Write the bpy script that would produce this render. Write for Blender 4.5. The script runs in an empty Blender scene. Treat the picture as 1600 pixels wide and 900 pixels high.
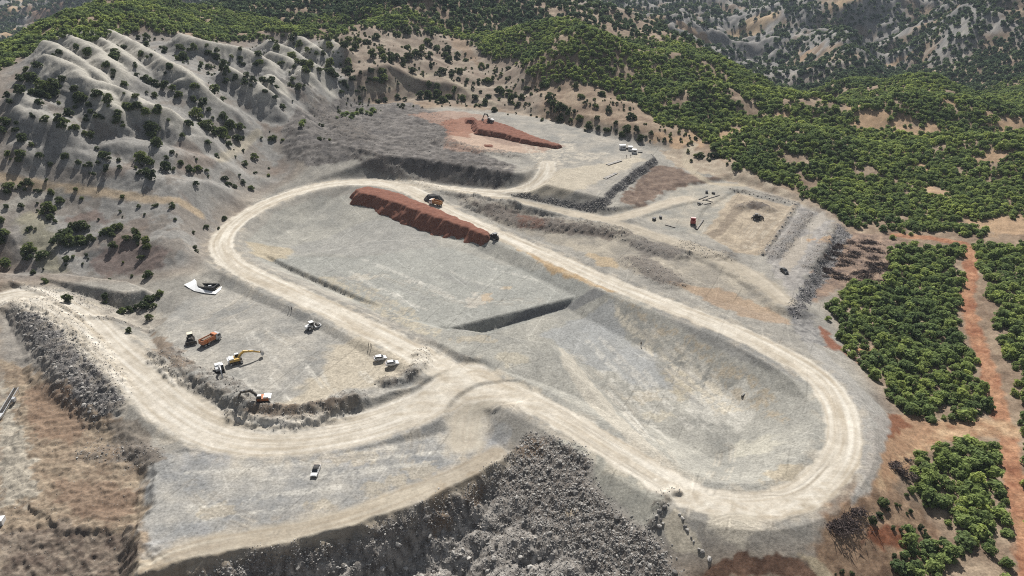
import bpy, bmesh, math, random
import numpy as np
from mathutils import Vector, Matrix
random.seed(7)
RNG = np.random.default_rng(11)
scene = bpy.context.scene
COL = scene.collection
R = math.radians

# ------------------------------------------------------------------ camera, sky, sun, exposure
H, PITCH, F = 130.0, R(26.0), 1100.0            # drone height over the yard, tilt, focal length in photo pixels
cam_data = bpy.data.cameras.new('camera')
cam_data.sensor_width = 36.0
cam_data.lens = 36.0 * F / 1600.0
cam_data.clip_start, cam_data.clip_end = 1.0, 30000.0
cam = bpy.data.objects.new('camera', cam_data)
COL.objects.link(cam)
cam.location = (0, 0, H)
cam.rotation_euler = (R(90) - PITCH, 0, 0)
scene.camera = cam

SUN_EL, SUN_AZ = R(43.5), R(3.0)                # the sun stands beyond the site, a touch to the right
world = bpy.data.worlds.new('World')
scene.world = world
world.use_nodes = True
wn = world.node_tree
sky = wn.nodes.new('ShaderNodeTexSky')
sky.sky_type = 'NISHITA'
sky.sun_disc = False
sky.sun_elevation = SUN_EL
sky.sun_rotation = SUN_AZ
sky.altitude = 900
sky.dust_density = 3.0
sky.ozone_density = 0.2
hs = wn.nodes.new('ShaderNodeHueSaturation'); hs.inputs['Saturation'].default_value = 0.5
wn.links.new(sky.outputs[0], hs.inputs['Color']); wn.links.new(hs.outputs[0], wn.nodes['Background'].inputs[0])
wn.nodes['Background'].inputs[1].default_value = 0.06
sun_data = bpy.data.lights.new('sun', 'SUN')
sun_data.energy = 5.0
sun_data.angle = R(0.5)
sun_data.color = (1.0, 0.972, 0.93)
sun = bpy.data.objects.new('sun', sun_data)
COL.objects.link(sun)
sun.location = (0, 300, 300)
sd = Vector((math.sin(SUN_AZ) * math.cos(SUN_EL), math.cos(SUN_AZ) * math.cos(SUN_EL), math.sin(SUN_EL)))
sun.rotation_euler = sd.to_track_quat('Z', 'Y').to_euler()
vs = scene.view_settings
vs.view_transform = 'Standard'
vs.look = 'None'
vs.exposure = 0.44
vs.gamma = 1.0
vs.use_curve_mapping = False
try:
    scene.cycles.use_denoising = False
    scene.cycles.pixel_filter_type = 'BLACKMAN_HARRIS'
    scene.cycles.filter_width = 1.1
    scene.cycles.max_bounces = 5
    scene.cycles.diffuse_bounces = 2
    scene.cycles.glossy_bounces = 2
    scene.cycles.transmission_bounces = 2
    scene.cycles.volume_bounces = 0
    scene.cycles.caustics_reflective = False
    scene.cycles.caustics_refractive = False
except Exception:
    pass

# ------------------------------------------------------------------ numpy helpers
CP, SP = math.cos(PITCH), math.sin(PITCH)

def rays(p):
    p = np.asarray(p, float).reshape(-1, 2)
    u = (p[:, 0] - 800.0) / F
    v = (450.0 - p[:, 1]) / F
    return np.stack([u, v * SP + CP, v * CP - SP], 1)

def unproj(p, z):
    d = rays(p)
    t = (np.asarray(z, float) - H) / d[:, 2]
    return np.stack([d[:, 0] * t, d[:, 1] * t], 1)

def _hash(ix, iy, seed):
    h = (ix.astype(np.uint32) * np.uint32(374761393) + iy.astype(np.uint32) * np.uint32(668265263) + np.uint32((seed * 974634777) & 0xffffffff))
    h = (h ^ (h >> np.uint32(13))) * np.uint32(1274126177)
    return h ^ (h >> np.uint32(16))

_GA = np.arange(256) * (2 * np.pi / 256)
_GX, _GY = np.cos(_GA).astype(np.float32), np.sin(_GA).astype(np.float32)

def perlin(x, y, seed=0):
    x = np.asarray(x, np.float32); y = np.asarray(y, np.float32)
    fx = np.floor(x); fy = np.floor(y)
    ix = fx.astype(np.int32); iy = fy.astype(np.int32)
    dx = x - fx; dy = y - fy
    ux = dx * dx * dx * (dx * (dx * 6 - 15) + 10)
    uy = dy * dy * dy * (dy * (dy * 6 - 15) + 10)
    def g(a, b):
        h = (_hash(ix + a, iy + b, seed) & np.uint32(255)).astype(np.intp)
        return _GX[h] * (dx - a) + _GY[h] * (dy - b)
    n0 = g(0, 0); n1 = g(1, 0); n2 = g(0, 1); n3 = g(1, 1)
    a = n0 + ux * (n1 - n0); b = n2 + ux * (n3 - n2)
    return (a + uy * (b - a)) * 1.5

def fbm(x, y, s, octv=4, seed=0, gain=0.5):
    a, f, o = 1.0, 1.0 / s, 0.0
    for k in range(octv):
        o = o + a * perlin(x * f + 17.3 * k, y * f - 9.1 * k, seed + k)
        a *= gain; f *= 2.03
    return o

def ridged(x, y, s, octv=3, seed=0):
    a, f, o = 1.0, 1.0 / s, 0.0
    for k in range(octv):
        o = o + a * (1 - 2 * np.abs(perlin(x * f + 5.3 * k, y * f + 3.1 * k, seed + k)))
        a *= 0.5; f *= 2.0
    return o / 1.75

def worley(x, y, s, seed=0):
    x = np.asarray(x, np.float32) / s; y = np.asarray(y, np.float32) / s
    ix = np.floor(x).astype(np.int32); iy = np.floor(y).astype(np.int32)
    best = np.full(x.shape, 9.0, np.float32)
    rid = np.zeros(x.shape, np.float32)
    for a in (-1, 0, 1):
        for b in (-1, 0, 1):
            h = _hash(ix + a, iy + b, seed)
            cx = ix + a + (h & np.uint32(255)).astype(np.float32) / 255
            cy = iy + b + ((h >> np.uint32(8)) & np.uint32(255)).astype(np.float32) / 255
            d = (x - cx) ** 2 + (y - cy) ** 2
            m = d < best
            best = np.where(m, d, best)
            rid = np.where(m, ((h >> np.uint32(16)) & np.uint32(255)).astype(np.float32) / 255, rid)
    return np.sqrt(best), rid

def sstep(a, b, x):
    t = np.clip((x - a) / (b - a), 0, 1)
    return t * t * (3 - 2 * t)

def smooth_line(P, n=6):
    P = np.asarray(P, float)
    Q = np.vstack([2 * P[0] - P[1], P, 2 * P[-1] - P[-2]])
    out = []
    for i in range(1, len(Q) - 2):
        a, b, c, d = Q[i - 1], Q[i], Q[i + 1], Q[i + 2]
        for k in range(n):
            t = k / n
            out.append(0.5 * ((2 * b) + (c - a) * t + (2 * a - 5 * b + 4 * c - d) * t * t + (3 * b - a - 3 * c + d) * t ** 3))
    out.append(P[-1])
    return np.array(out)

def poly_sdf(poly, x, y):
    """signed distance, negative inside; arrays x, y flat"""
    poly = np.asarray(poly, float)
    d2 = np.full(x.shape, 1e18)
    ins = np.zeros(x.shape, bool)
    n = len(poly)
    for i in range(n):
        ax, ay = poly[i]; bx, by = poly[(i + 1) % n]
        ex, ey = bx - ax, by - ay
        L = ex * ex + ey * ey + 1e-12
        t = np.clip(((x - ax) * ex + (y - ay) * ey) / L, 0, 1)
        d2 = np.minimum(d2, (x - ax - t * ex) ** 2 + (y - ay - t * ey) ** 2)
        c = (ay > y) != (by > y)
        if abs(ey) > 1e-12:
            ins ^= c & (x < ex * (y - ay) / ey + ax)
    return np.where(ins, -1, 1) * np.sqrt(d2)

def line_dist(P, x, y):
    """distance, arc length, side and interpolated 3rd column to polyline P (n,3)"""
    best = np.full(x.shape, 1e18); s_ = np.zeros(x.shape); z_ = np.zeros(x.shape); sd_ = np.zeros(x.shape)
    acc = 0.0
    for i in range(len(P) - 1):
        ax, ay, az = P[i]; bx, by, bz = P[i + 1]
        ex, ey = bx - ax, by - ay
        L = math.hypot(ex, ey) + 1e-9
        t = np.clip(((x - ax) * ex + (y - ay) * ey) / (L * L), 0, 1)
        qx, qy = x - ax - t * ex, y - ay - t * ey
        d2 = qx * qx + qy * qy
        m = d2 < best
        best = np.where(m, d2, best)
        s_ = np.where(m, acc + t * L, s_)
        z_ = np.where(m, az + (bz - az) * t, z_)
        sd_ = np.where(m, np.sign(ex * qy - ey * qx), sd_)
        acc += L
    return np.sqrt(best), s_, sd_, z_

# ------------------------------------------------------------------ the terrain grid
def geo(a, b, rate):
    out = [a]
    while out[-1] < b:
        out.append(out[-1] * (1 + rate))
    return out
rows = np.array([-600, -300, -120, -30, 20, 50, 70, 82, 90, 96, 101, 105] + geo(108, 700, 0.0031) + geo(702.5, 1700, 0.0042)[1:] + geo(1720, 6500, 0.02)[1:])
NU = 800
uc = np.linspace(-1, 1, NU)
ext = 1 + np.cumsum(np.geomspace(0.004, 0.22, 22))
U = np.concatenate([-ext[::-1], uc, ext])
def halfw(y):
    return 0.70 * np.maximum(y, 60) + 46.0
GY = np.repeat(rows[:, None], len(U), 1)
GX = halfw(GY) * U[None, :]
SHAPE = GX.shape
X = GX.ravel().copy(); Y = GY.ravel().copy()

def grid_sample(A, x, y):
    A2 = A.reshape(SHAPE)
    r = np.interp(y, rows, np.arange(len(rows)))
    c = np.interp(x / halfw(np.asarray(y)), U, np.arange(len(U)))
    r0 = np.clip(np.floor(r).astype(int), 0, SHAPE[0] - 2); c0 = np.clip(np.floor(c).astype(int), 0, SHAPE[1] - 2)
    fr = r - r0; fc = c - c0
    return (A2[r0, c0] * (1 - fr) * (1 - fc) + A2[r0 + 1, c0] * fr * (1 - fc) + A2[r0, c0 + 1] * (1 - fr) * fc + A2[r0 + 1, c0 + 1] * fr * fc)

def hits(P, Zg):
    """first point of the ground seen through each photo pixel"""
    d = rays(P)
    n = len(d)
    t = np.full(n, 100.0); done = np.zeros(n, bool)
    tp = t.copy()
    for _ in range(420):
        x = d[:, 0] * t; y = d[:, 1] * t; z = H + d[:, 2] * t
        g = grid_sample(Zg, x, y)
        below = z <= g
        done |= below
        if done.all():
            break
        tp = np.where(done, tp, t)
        t = np.where(done, t, t * 1.012 + 0.3)
    lo, hi = tp, t
    for _ in range(14):
        m = 0.5 * (lo + hi)
        b = (H + d[:, 2] * m) <= grid_sample(Zg, d[:, 0] * m, d[:, 1] * m)
        hi = np.where(b, m, hi); lo = np.where(b, lo, m)
    return np.stack([d[:, 0] * hi, d[:, 1] * hi, H + d[:, 2] * hi], 1)
# ------------------------------------------------------------------ natural relief: control points seen in the photo (x, y, height) plus hidden ground in world metres
CTRL = [
 (300,500,0),(450,520,0),(560,600,0),(380,600,0),(300,750,-2),(500,740,-2),(700,700,-1),
 (600,880,-12),(900,850,-11),(760,800,-10.5),(1000,870,-9),(900,740,-7),(350,900,-11),
 (50,700,-5),(150,700,-4),(100,850,-7),(200,850,-7),(50,550,-3),(130,600,-3),(60,640,-6),
 (1150,830,0),(1250,830,-1),(1350,800,-3),(1300,880,-4),(1500,880,-5),(1000,760,-2),
 (1400,600,-3),(1450,500,-1),(1560,600,-2),(1590,850,-5),(1400,420,1),(1550,400,3),(1340,470,-1),
 (700,560,4),(1300,620,4),(1150,790,4),(345,385,4),(530,286,5),(950,440,4),(1100,500,4),(640,300,5),(800,500,4),(1100,650,4),(900,420,4),
 (200,440,2),(80,450,3),(60,400,8),(200,370,12),(200,300,22),(80,300,24),(320,340,14),(330,420,5),(20,360,16),
 (200,230,35),(60,230,40),(320,270,20),(200,150,52),(60,150,58),(200,100,62),(60,110,66),(200,55,70),(100,62,72),(200,20,82),(120,30,80),
 (320,200,34),(320,130,50),(320,80,60),(320,40,66),
 (400,290,7),(400,220,20),(400,150,38),(400,100,50),(400,60,58),
 (480,230,17),(500,150,32),(500,100,44),(500,60,56),(500,30,64),
 (600,250,14),(600,150,27),(600,100,41),(600,60,54),(600,20,71),(600,0,79),(690,120,30),(690,60,50),
 (700,230,13),(800,190,14),(800,130,25),(800,80,41),(800,30,57),(900,200,13),(900,280,12),
 (850,350,4.5),(1000,300,6),(1000,220,12),(1060,215,10),(1050,180,15),(1000,130,28),(1000,75,41),(900,90,44),(900,45,54),
 (1150,280,6),(1200,350,4),(1280,370,3),(1150,220,11),(1150,150,22),(1150,110,29),
 (1300,330,5),(1300,250,9),(1300,190,12),(1250,165,18),(1450,300,6),(1500,330,5),(1590,300,8),(1500,200,10),(1590,220,12),(1450,140,6),(1590,140,6),(1380,160,8),
 # beyond the first ridges
 (1330,60,2),(1330,100,-38),(1500,70,-2),(1500,100,-14),(1250,120,-42),(1200,60,-28),(1100,40,-10),(1000,20,-4),(1420,30,2),(1580,40,6),
 (20,60,-30),(60,30,-26),(20,15,-20),
]
WORLDCTRL = [  # hidden or out of frame: x, y, z in metres
 (-330,980,60),(-250,1000,40),(-430,1050,0),(-600,1000,-25),(-700,800,-20),(-397,575,46),(-440,600,18),(-380,448,45),(-470,480,10),(-500,700,0),(-557,808,-12),(-490,808,35),(-520,900,0),
 (-120,900,92),(0,960,72),(120,880,50),(-200,840,70),(200,800,30),(330,760,-22),(420,720,-34),(120,1080,0),(-60,1200,10),(260,950,-48),
 (-260,900,62),(-300,760,70),
 (0,20,-12),(-160,60,-10),(160,60,-8),(0,-300,-20),(-300,-200,-20),(300,-200,-20),(-250,150,-2),(250,130,-6),(-330,260,15),(330,250,0),(420,400,8),(520,600,12),
 (-800,1500,0),(800,1500,20),(0,1700,5),(-900,2400,60),(900,2400,60),(0,2600,50),(-2500,4000,120),(2500,4000,120),(0,5000,150),(-4000,8000,200),(4000,8000,200),(1500,900,20),(-1500,700,40),
]
cp = np.array(CTRL, float)
wxy = unproj(cp[:, :2], cp[:, 2])
wc = np.array(WORLDCTRL, float)
CX = np.concatenate([wxy[:, 0], wc[:, 0]]); CYY = np.concatenate([wxy[:, 1], wc[:, 1]]); CZ = np.concatenate([cp[:, 2], wc[:, 2]])

def warp(x, y):           # even out the spacing of the control points with distance
    r = np.sqrt(x * x + (y + 60) ** 2) + 1e-6
    k = np.log(r / 60.0) / r * 300.0
    return x * k / 100.0, (y + 60) * k / 100.0
wx_, wy_ = warp(CX, CYY)
def tps_kernel(d2):
    return 0.5 * d2 * np.log(d2 + 1e-9)
nC = len(CX)
K = tps_kernel((wx_[:, None] - wx_[None]) ** 2 + (wy_[:, None] - wy_[None]) ** 2) + np.eye(nC) * 0.004
Pm = np.stack([np.ones(nC), wx_, wy_], 1)
A = np.block([[K, Pm], [Pm.T, np.zeros((3, 3))]])
sol = np.linalg.solve(A, np.concatenate([CZ, np.zeros(3)]))
gxw, gyw = warp(X, Y)
# evaluated on a thinned grid, then interpolated: the relief is smooth
sr = np.unique(np.concatenate([np.arange(0, SHAPE[0], 5), [SHAPE[0] - 1]])); scs = np.unique(np.concatenate([np.arange(0, SHAPE[1], 5), [SHAPE[1] - 1]]))
gx2 = gxw.reshape(SHAPE)[np.ix_(sr, scs)].ravel(); gy2 = gyw.reshape(SHAPE)[np.ix_(sr, scs)].ravel()
zc = sol[nC] + sol[nC + 1] * gx2 + sol[nC + 2] * gy2
for i in range(nC):
    zc = zc + sol[i] * tps_kernel((gx2 - wx_[i]) ** 2 + (gy2 - wy_[i]) ** 2)
zc = zc.reshape(len(sr), len(scs))
tmp = np.empty((len(sr), SHAPE[1]))
ci = np.arange(SHAPE[1])
for k in range(len(sr)):
    tmp[k] = np.interp(ci, scs, zc[k])
Z = np.empty(SHAPE)
ri = np.arange(SHAPE[0])
for k in range(SHAPE[1]):
    Z[:, k] = np.interp(ri, sr, tmp[:, k])
Z = Z.ravel()
ZB = Z.copy()

def zone(px, z=None, zg=None):
    """outline traced in the photo -> outline on the ground in metres"""
    if z is not None:
        return unproj(px, z)
    return hits(px, ZB if zg is None else zg)[:, :2]

def zmask(poly, soft=2.0, namp=0.0, nscale=10.0, seed=0, xs=None, ys=None):
    """1 inside, 0 outside, soft uneven edge"""
    x = X if xs is None else xs; y = Y if ys is None else ys
    m = np.zeros(x.shape)
    pad = soft + namp * 2 + 1
    lo = poly.min(0) - pad; hi = poly.max(0) + pad
    b = (x > lo[0]) & (x < hi[0]) & (y > lo[1]) & (y < hi[1])
    d = poly_sdf(poly, x[b], y[b])
    if namp:
        d = d + namp * fbm(x[b], y[b], nscale, 3, 40 + seed)
    m[b] = 1 - sstep(-soft, soft, d)
    return m

# site outline: inside it the ground is graded, outside it is wild
SITE = zone([(0,455),(60,440),(200,440),(300,420),(330,360),(400,300),(470,262),(470,200),(560,165),(700,160),(800,178),(960,212),(1040,232),(1110,262),(1250,310),(1310,345),(1330,400),(1300,470),(1340,560),(1390,640),(1390,720),(1300,800),(1290,900),(0,900)])
site = zmask(SITE, 8, 2, 20)

# ---- wild relief: spurs and gullies
dist = np.hypot(X, Y)
RIDGES = [
 [(50,107),(82,115),(125,132),(140,150),(185,165),(228,186),(270,200),(325,222)],
 [(50,88),(82,92),(112,107),(140,127),(170,150),(185,159)],
 [(70,82),(100,75),(140,92),(172,117),(187,132),(186,150)],
 [(127,65),(162,82),(187,100),(210,120),(215,130)],
 [(162,60),(200,82),(225,95),(252,112),(300,140),(332,162),(372,186)],
 [(0,150),(32,160),(62,185)],
 [(0,172),(30,180),(65,197),(100,212),(130,225)],
 [(62,230),(112,240),(155,255),(200,270),(237,282),(300,290),(375,297)],
 [(135,150),(165,170),(195,207)],
 [(342,112),(375,135),(400,150),(430,175)],
 [(262,68),(320,85),(375,95),(410,108),(440,130)],
 [(407,75),(440,90),(465,102),(485,117),(530,145)],
 [(400,100),(437,105),(467,120),(482,142)],
 [(445,70),(482,82),(500,100)],
 [(487,77),(520,82),(542,100)],
 [(407,125),(425,140),(440,162)],
 [(137,230),(212,234),(262,245),(320,256),(400,277)],
 [(32,332),(75,365),(100,420)],
 [(0,215),(40,240),(62,252)],
 [(250,205),(300,225),(350,232)],
 [(560,60),(600,75),(640,80)],[(540,90),(600,100),(660,118)],[(680,45),(700,70),(715,90)],[(760,60),(740,85),(750,110)],
 [(140,345),(155,372),(150,400)],[(230,352),(250,375),(290,405)],
]
ridge = np.zeros(X.shape)
for k, rl in enumerate(RIDGES):
    P = hits(rl, ZB)
    P = smooth_line(P, 4)
    amp = {5: 8.0, 6: 8.0, 7: 4.5, 16: 6.0, 17: 4.0, 18: 5.0, 19: 7.0, 24: 3.0, 25: 3.0}.get(k, 13.0 if k < 20 else 6.0)
    w = 8.8 if k < 20 else 9.0
    lo = P.min(0)[:2] - 40; hi = P.max(0)[:2] + 40
    b = (X > lo[0]) & (X < hi[0]) & (Y > lo[1]) & (Y < hi[1])
    wx = X[b] + 2.5 * perlin(X[b] / 14, Y[b] / 14, 3); wy = Y[b] + 2.5 * perlin(X[b] / 14, Y[b] / 14, 4)
    d, s, sd_, _ = line_dist(P, wx, wy)
    L = np.hypot(*np.diff(P[:, :2], axis=0).T).sum()
    tap = sstep(-2, 14, s) * (1 - 0.5 * sstep(0.8 * L, L, s))
    endd = np.where((s <= 1e-6) | (s >= L - 1e-6), 1.5, 1.0)
    prof = amp * tap / (1 + (d * endd / w) ** 1.9)
    rill = (1 - 2 * np.abs(perlin(s / 5.0 + 0.12 * d, d / 30.0 + 7 * k, 350 + k))) + 0.5 * (1 - 2 * np.abs(perlin(s / 2.2, d / 14.0 + 3 * k, 380 + k)))
    prof = prof + 0.11 * amp * tap * rill * np.clip(d / w, 0, 1.2) * np.exp(-(d / w - 0.8) ** 2)
    ridge[b] = np.maximum(ridge[b], prof)
bad = zmask(zone([(0,110),(50,85),(130,60),(200,48),(300,60),(420,60),(520,60),(560,95),(560,150),(470,200),(470,260),(400,300),(330,360),(330,420),(240,440),(0,430)]), 14, 5, 40)
Z += bad * (ridge - 3.0) * (1 - site)
wild = 1 - site
mid = sstep(500, 900, dist)
wxx = X + 30 * fbm(X, Y, 120, 2, 70); wyy = Y + 30 * fbm(X, Y, 120, 2, 75)
OPENH = zmask(zone([(520,58),(640,40),(730,42),(805,92),(835,112),(850,135),(905,132),(1010,175),(1090,210),(1140,255),(1120,275),(1040,240),(960,215),(700,165),(560,160),(520,120)]), 8, 4, 25)
Z += wild * (1 - bad) * ((1.0 + 8.5 * sstep(350, 560, dist) + 4.0 * mid) * fbm(X, Y, 135, 4, 5))
# far broken hills: long gullied spurs
far = sstep(760, 1100, Y) * wild
Z += far * (26 * ridged(wxx, wyy, 330, 3, 21) + 13 * ridged(wxx, wyy, 95, 3, 25) + 24 * fbm(X, Y, 520, 2, 90))
Z += far * 4.0 * ridged(X, Y, 38, 3, 29)
Z += wild * bad * (0.35 * ridged(wxx * 1.6, wyy * 1.6, 26, 4, 31) + 0.25 * fbm(X, Y, 4, 3, 33))
# far hills round out of the valley, as the photo shows them (centre in photo, size)
for (px, py, zz, rx, ry, hgt) in [(1340,40,0,150,120,58),(1510,66,0,150,110,52),(1480,112,-8,120,60,14),(1330,140,0,60,60,12),(1060,62,-10,120,80,34),(30,40,-25,120,90,20),(1430,190,12,85,55,19),(960,115,32,75,50,18),(1120,160,22,60,45,13),(1560,250,8,70,40,11),(1300,240,10,60,40,9),(860,60,50,70,60,14)]:
    c = unproj([(px, py)], zz)[0]
    q = ((X - c[0]) / rx) ** 2 + ((Y - c[1]) / ry) ** 2
    Z += hgt * np.exp(-q * 1.4) * wild
# dark ravine on the right
rv = unproj([(1240,172),(1262,152),(1275,142)], 2)
d, s, _, _ = line_dist(np.column_stack([rv, [0, 0, 0]]), X, Y)
Z -= 30 * np.exp(-(d / 18) ** 2)
# ravine heads in the gap between the hills
for pp, dep in (([(430,42),(445,36),(455,25)], 10), ([(515,32),(540,30),(556,22)], 12)):
    rv = zone(pp)
    d, s, _, _ = line_dist(np.column_stack([rv, np.zeros(len(rv))]), X, Y)
    Z -= dep * np.exp(-(d / 13) ** 2)

# ---- grading: a platform clamps the ground to its level and to its batters around it
def grade(poly, z, s_cut=0.8, s_fill=0.8, cut=True, fill=True, plane=None, namp=0.0, nscale=6.0, seed=0):
    global Z
    dz = 40.0
    pad = dz / min(s_cut if cut else 9, s_fill if fill else 9)
    lo = poly.min(0) - pad; hi = poly.max(0) + pad
    b = np.nonzero((X > lo[0]) & (X < hi[0]) & (Y > lo[1]) & (Y < hi[1]))[0]
    d = poly_sdf(poly, X[b], Y[b])
    if namp:
        d = d + namp * fbm(X[b], Y[b], nscale, 3, 60 + seed)
    zt = z if plane is None else plane(X[b], Y[b])
    d = np.maximum(d, 0)
    zz = Z[b]
    if fill: zz = np.maximum(zz, zt - s_fill * d)
    if cut: zz = np.minimum(zz, zt + s_cut * d + 0.012 * d * d)
    Z[b] = zz

def line3(pts):
    p = np.array(pts, float)
    w = unproj(p[:, :2], p[:, 2])
    return smooth_line(np.column_stack([w, p[:, 2]]), 6)

def grade_line(P, hw, s_cut=0.8, s_fill=0.7):
    global Z
    lo = P.min(0)[:2] - 60; hi = P.max(0)[:2] + 60
    b = np.nonzero((X > lo[0]) & (X < hi[0]) & (Y > lo[1]) & (Y < hi[1]))[0]
    d, s, sd_, z = line_dist(P, X[b], Y[b])
    dd = np.maximum(d - hw, 0)
    Z[b] = np.minimum(np.maximum(Z[b], z - s_fill * dd), z + s_cut * dd + 0.015 * dd * dd)

def plane3(pts):
    p = np.array(pts, float); w = unproj(p[:, :2], p[:, 2])
    c = np.linalg.lstsq(np.column_stack([w, np.ones(len(w))]), p[:, 2], rcond=None)[0]
    return lambda x, y: c[0] * x + c[1] * y + c[2]

RING = line3([(690,325,4.6),(760,358,4.5),(850,396,4.4),(950,440,4.2),(1050,480,4),(1150,519,4),(1225,556,4),(1280,592,4),(1312,640,4),(1318,695,4),(1290,745,4),(1245,778,4),(1180,791,4),(1110,783,4),(1040,752,4),(960,704,3.8),(880,655,3.4),(810,618,3),(745,590,2.8)])
RINGW = line3([(690,325,4.6),(640,297,5),(590,286,5),(530,286,5),(480,295,5),(430,312,4.6),(385,336,4.2),(356,360,4),(346,383,4),(362,410,3.8),(420,441,3.0),(500,477,2.6),(580,517,2.4),(650,552,2.5),(695,580,2.6),(745,590,2.8)])
MAINRD = line3([(735,590,2.7),(700,612,1.8),(655,637,0.4),(600,658,-0.7),(540,674,-1.2),(470,685,-1.4),(400,686,-1.4),(335,672,-1.2),(275,637,-0.4),(225,592,0.7),(172,546,2),(125,502,2.6),(85,478,3),(45,464,3.2),(0,468,3.4),(-60,490,3.6)])
UPRD = line3([(600,286,5),(660,291,5),(720,297,5.2),(770,301,5.6),(805,298,7),(835,288,9),(852,272,11.4),(856,255,13)])
EASTRD = line3([(690,295,5.1),(760,306,5.2),(830,320,5),(900,335,4.8),(960,348,4.6),(1030,370,4.4),(1110,400,4.2),(1180,432,4.1),(1225,470,4)])
EASTBR = line3([(900,335,4.8),(950,342,4.7),(1000,331,4.6),(1040,318,4.6),(1075,310,4.6)])
LOOPRD = line3([(800,612,2.6),(765,618,2),(742,632,1),(732,655,-0.5),(728,690,-1.4)])
EDGERD = line3([(225,893,-1.5),(300,862,-1.5),(380,846,-1.5),(470,830,-1.5),(560,805,-1.5),(640,775,-1.5),(720,742,-1.5),(775,712,-1.4)])

TERR = unproj([(508,230),(560,243),(640,258),(720,278),(775,291),(810,303),(850,311),(905,317),(935,311),(960,285),(990,262),(1024,241),(1000,229),(940,213),(880,195),(830,184),(760,172),(700,163),(640,165),(560,178),(500,200)], 13)
terr_plane = plane3([(520,235,16.5),(640,258,14),(905,317,12),(1024,241,12),(830,184,14),(600,180,20),(700,165,17)])
grade(TERR, 13, 0.6, 1.12, plane=terr_plane, namp=1.2, nscale=12)
YARD_E = unproj([(1000,335),(1060,292),(1140,282),(1250,316),(1305,345),(1300,372),(1275,412),(1250,455),(1236,478),(1200,462),(1100,405),(1020,362)], 4)
grade(YARD_E, 4, 0.5, 0.8, namp=1.0, nscale=8)
grade(unproj([(1100,330),(1150,300),(1235,322),(1195,385),(1160,395),(1085,365)], 3), 3.1, 0.6, 0.8)
YARD_Z = 0.9
YARD = unproj([(250,520),(262,495),(300,470),(352,442),(420,455),(500,492),(600,545),(660,578),(645,602),(600,612),(560,640),(480,655),(400,652),(345,622),(262,560)], YARD_Z)
grade(YARD, YARD_Z, 0.35, 0.4, namp=0.6)
PLAT = unproj([(218,835),(208,770),(250,710),(330,702),(470,700),(600,668),(700,640),(745,640),(795,670),(812,690),(790,715),(720,754),(650,786),(560,818),(450,846),(380,858),(300,870),(215,900)], -1.5)
grade(PLAT, -1.5, 0.5, 1.15, namp=0.9, nscale=7)
FL_Z = [(960,457,0.2),(1162,620,-5.2),(1215,682,-5.8),(1168,746,-6),(1070,746,-6.2),(882,548,-5),(705,519,-4.6)]
FU_Z = [(405,392,0.2),(470,398,0.0),(580,378,0.0),(690,374,0.5),(765,385,1.0),(945,447,2.6),(700,516,-1.6),(640,500,-1.2),(560,462,-0.6),(480,425,0)]
FLOOR_L = unproj([q[:2] for q in FL_Z], [q[2] for q in FL_Z])
FLOOR_U = unproj([q[:2] for q in FU_Z], [q[2] for q in FU_Z])
grade(FLOOR_L, -5, 0.68, 0.8, plane=plane3(FL_Z))
grade(FLOOR_U, -1.2, 0.45, 0.95, fill=False, plane=plane3(FU_Z))
grade(FLOOR_U, -1.2, 9, 1.2, cut=False, plane=plane3(FU_Z), namp=0.35, nscale=3)
SE = unproj([(1030,782),(1120,800),(1240,800),(1300,788),(1300,825),(1262,862),(1110,868),(1060,835)], 1.2)
grade(SE, 1.2, 0.5, 0.7, namp=1.0)
PIT = unproj([(1105,885),(1150,868),(1245,866),(1262,880),(1290,930),(1100,930)], -3)
grade(PIT, -3.5, 0.7, 0.8, fill=False, namp=0.8, nscale=4)
BROWN = unproj([(40,580),(110,585),(150,650),(215,740),(212,820),(100,830),(20,760)], -5.5)
grade(BROWN, -5.5, 0.7, 0.8, namp=1.0, nscale=5)
for P, hw in ((RING, 8), (RINGW, 7.5), (MAINRD, 9), (UPRD, 6.5), (EASTRD, 6), (EASTBR, 5), (LOOPRD, 6)):
    grade_line(P, hw, 0.7, 0.5)
grade(unproj([(-30,422),(60,433),(110,442),(165,451),(195,458),(225,452),(200,440),(100,428)], 4.2), 4.2, 0.5, 1.0, namp=0.4, nscale=5)
# outer shoulder of the ring
grade(unproj([(1300,565),(1350,610),(1380,650),(1372,700),(1345,740),(1310,770),(1330,700),(1325,640)], 2), 0.5, 0.8, 0.45, cut=False)

# ---- spoil heaps, berms and rubble that belong to the ground
berm_m = np.zeros(X.shape)
def berm(pts, h, w, rough=0.5, seed=0, zz=0.0):
    global Z
    P = smooth_line(np.column_stack([unproj(pts, zz), np.zeros(len(pts))]), 5)
    lo = P.min(0)[:2] - 3 * w - 3; hi = P.max(0)[:2] + 3 * w + 3
    b = np.nonzero((X > lo[0]) & (X < hi[0]) & (Y > lo[1]) & (Y < hi[1]))[0]
    d, s, _, _ = line_dist(P, X[b], Y[b])
    n = fbm(X[b], Y[b], 2.2, 3, 80 + seed)
    prof = np.clip(1.15 - d / w + rough * 0.3 * n, 0, 1)
    prof = prof * prof * (3 - 2 * prof)
    Z[b] += h * prof * (1 + 0.25 * rough * n)
    berm_m[b] = np.maximum(berm_m[b], np.clip(prof * 2, 0, 1))
berm([(605,600),(625,598),(648,588),(660,575),(662,562)], 1.7, 4.0, 0.6, 1)
berm([(375,640),(410,650),(460,652),(510,643),(550,628)], 2.4, 5.5, 0.6, 2)
berm([(255,560),(290,585),(330,600),(375,625)], 1.7, 6.0, 0.9, 3)
berm([(60,490),(110,520),(150,560),(185,620)], 1.2, 5.0, 1.0, 4, -2)
berm([(30,495),(75,540),(110,600),(165,645)], 1.2, 6.0, 1.0, 5, -2)
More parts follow.
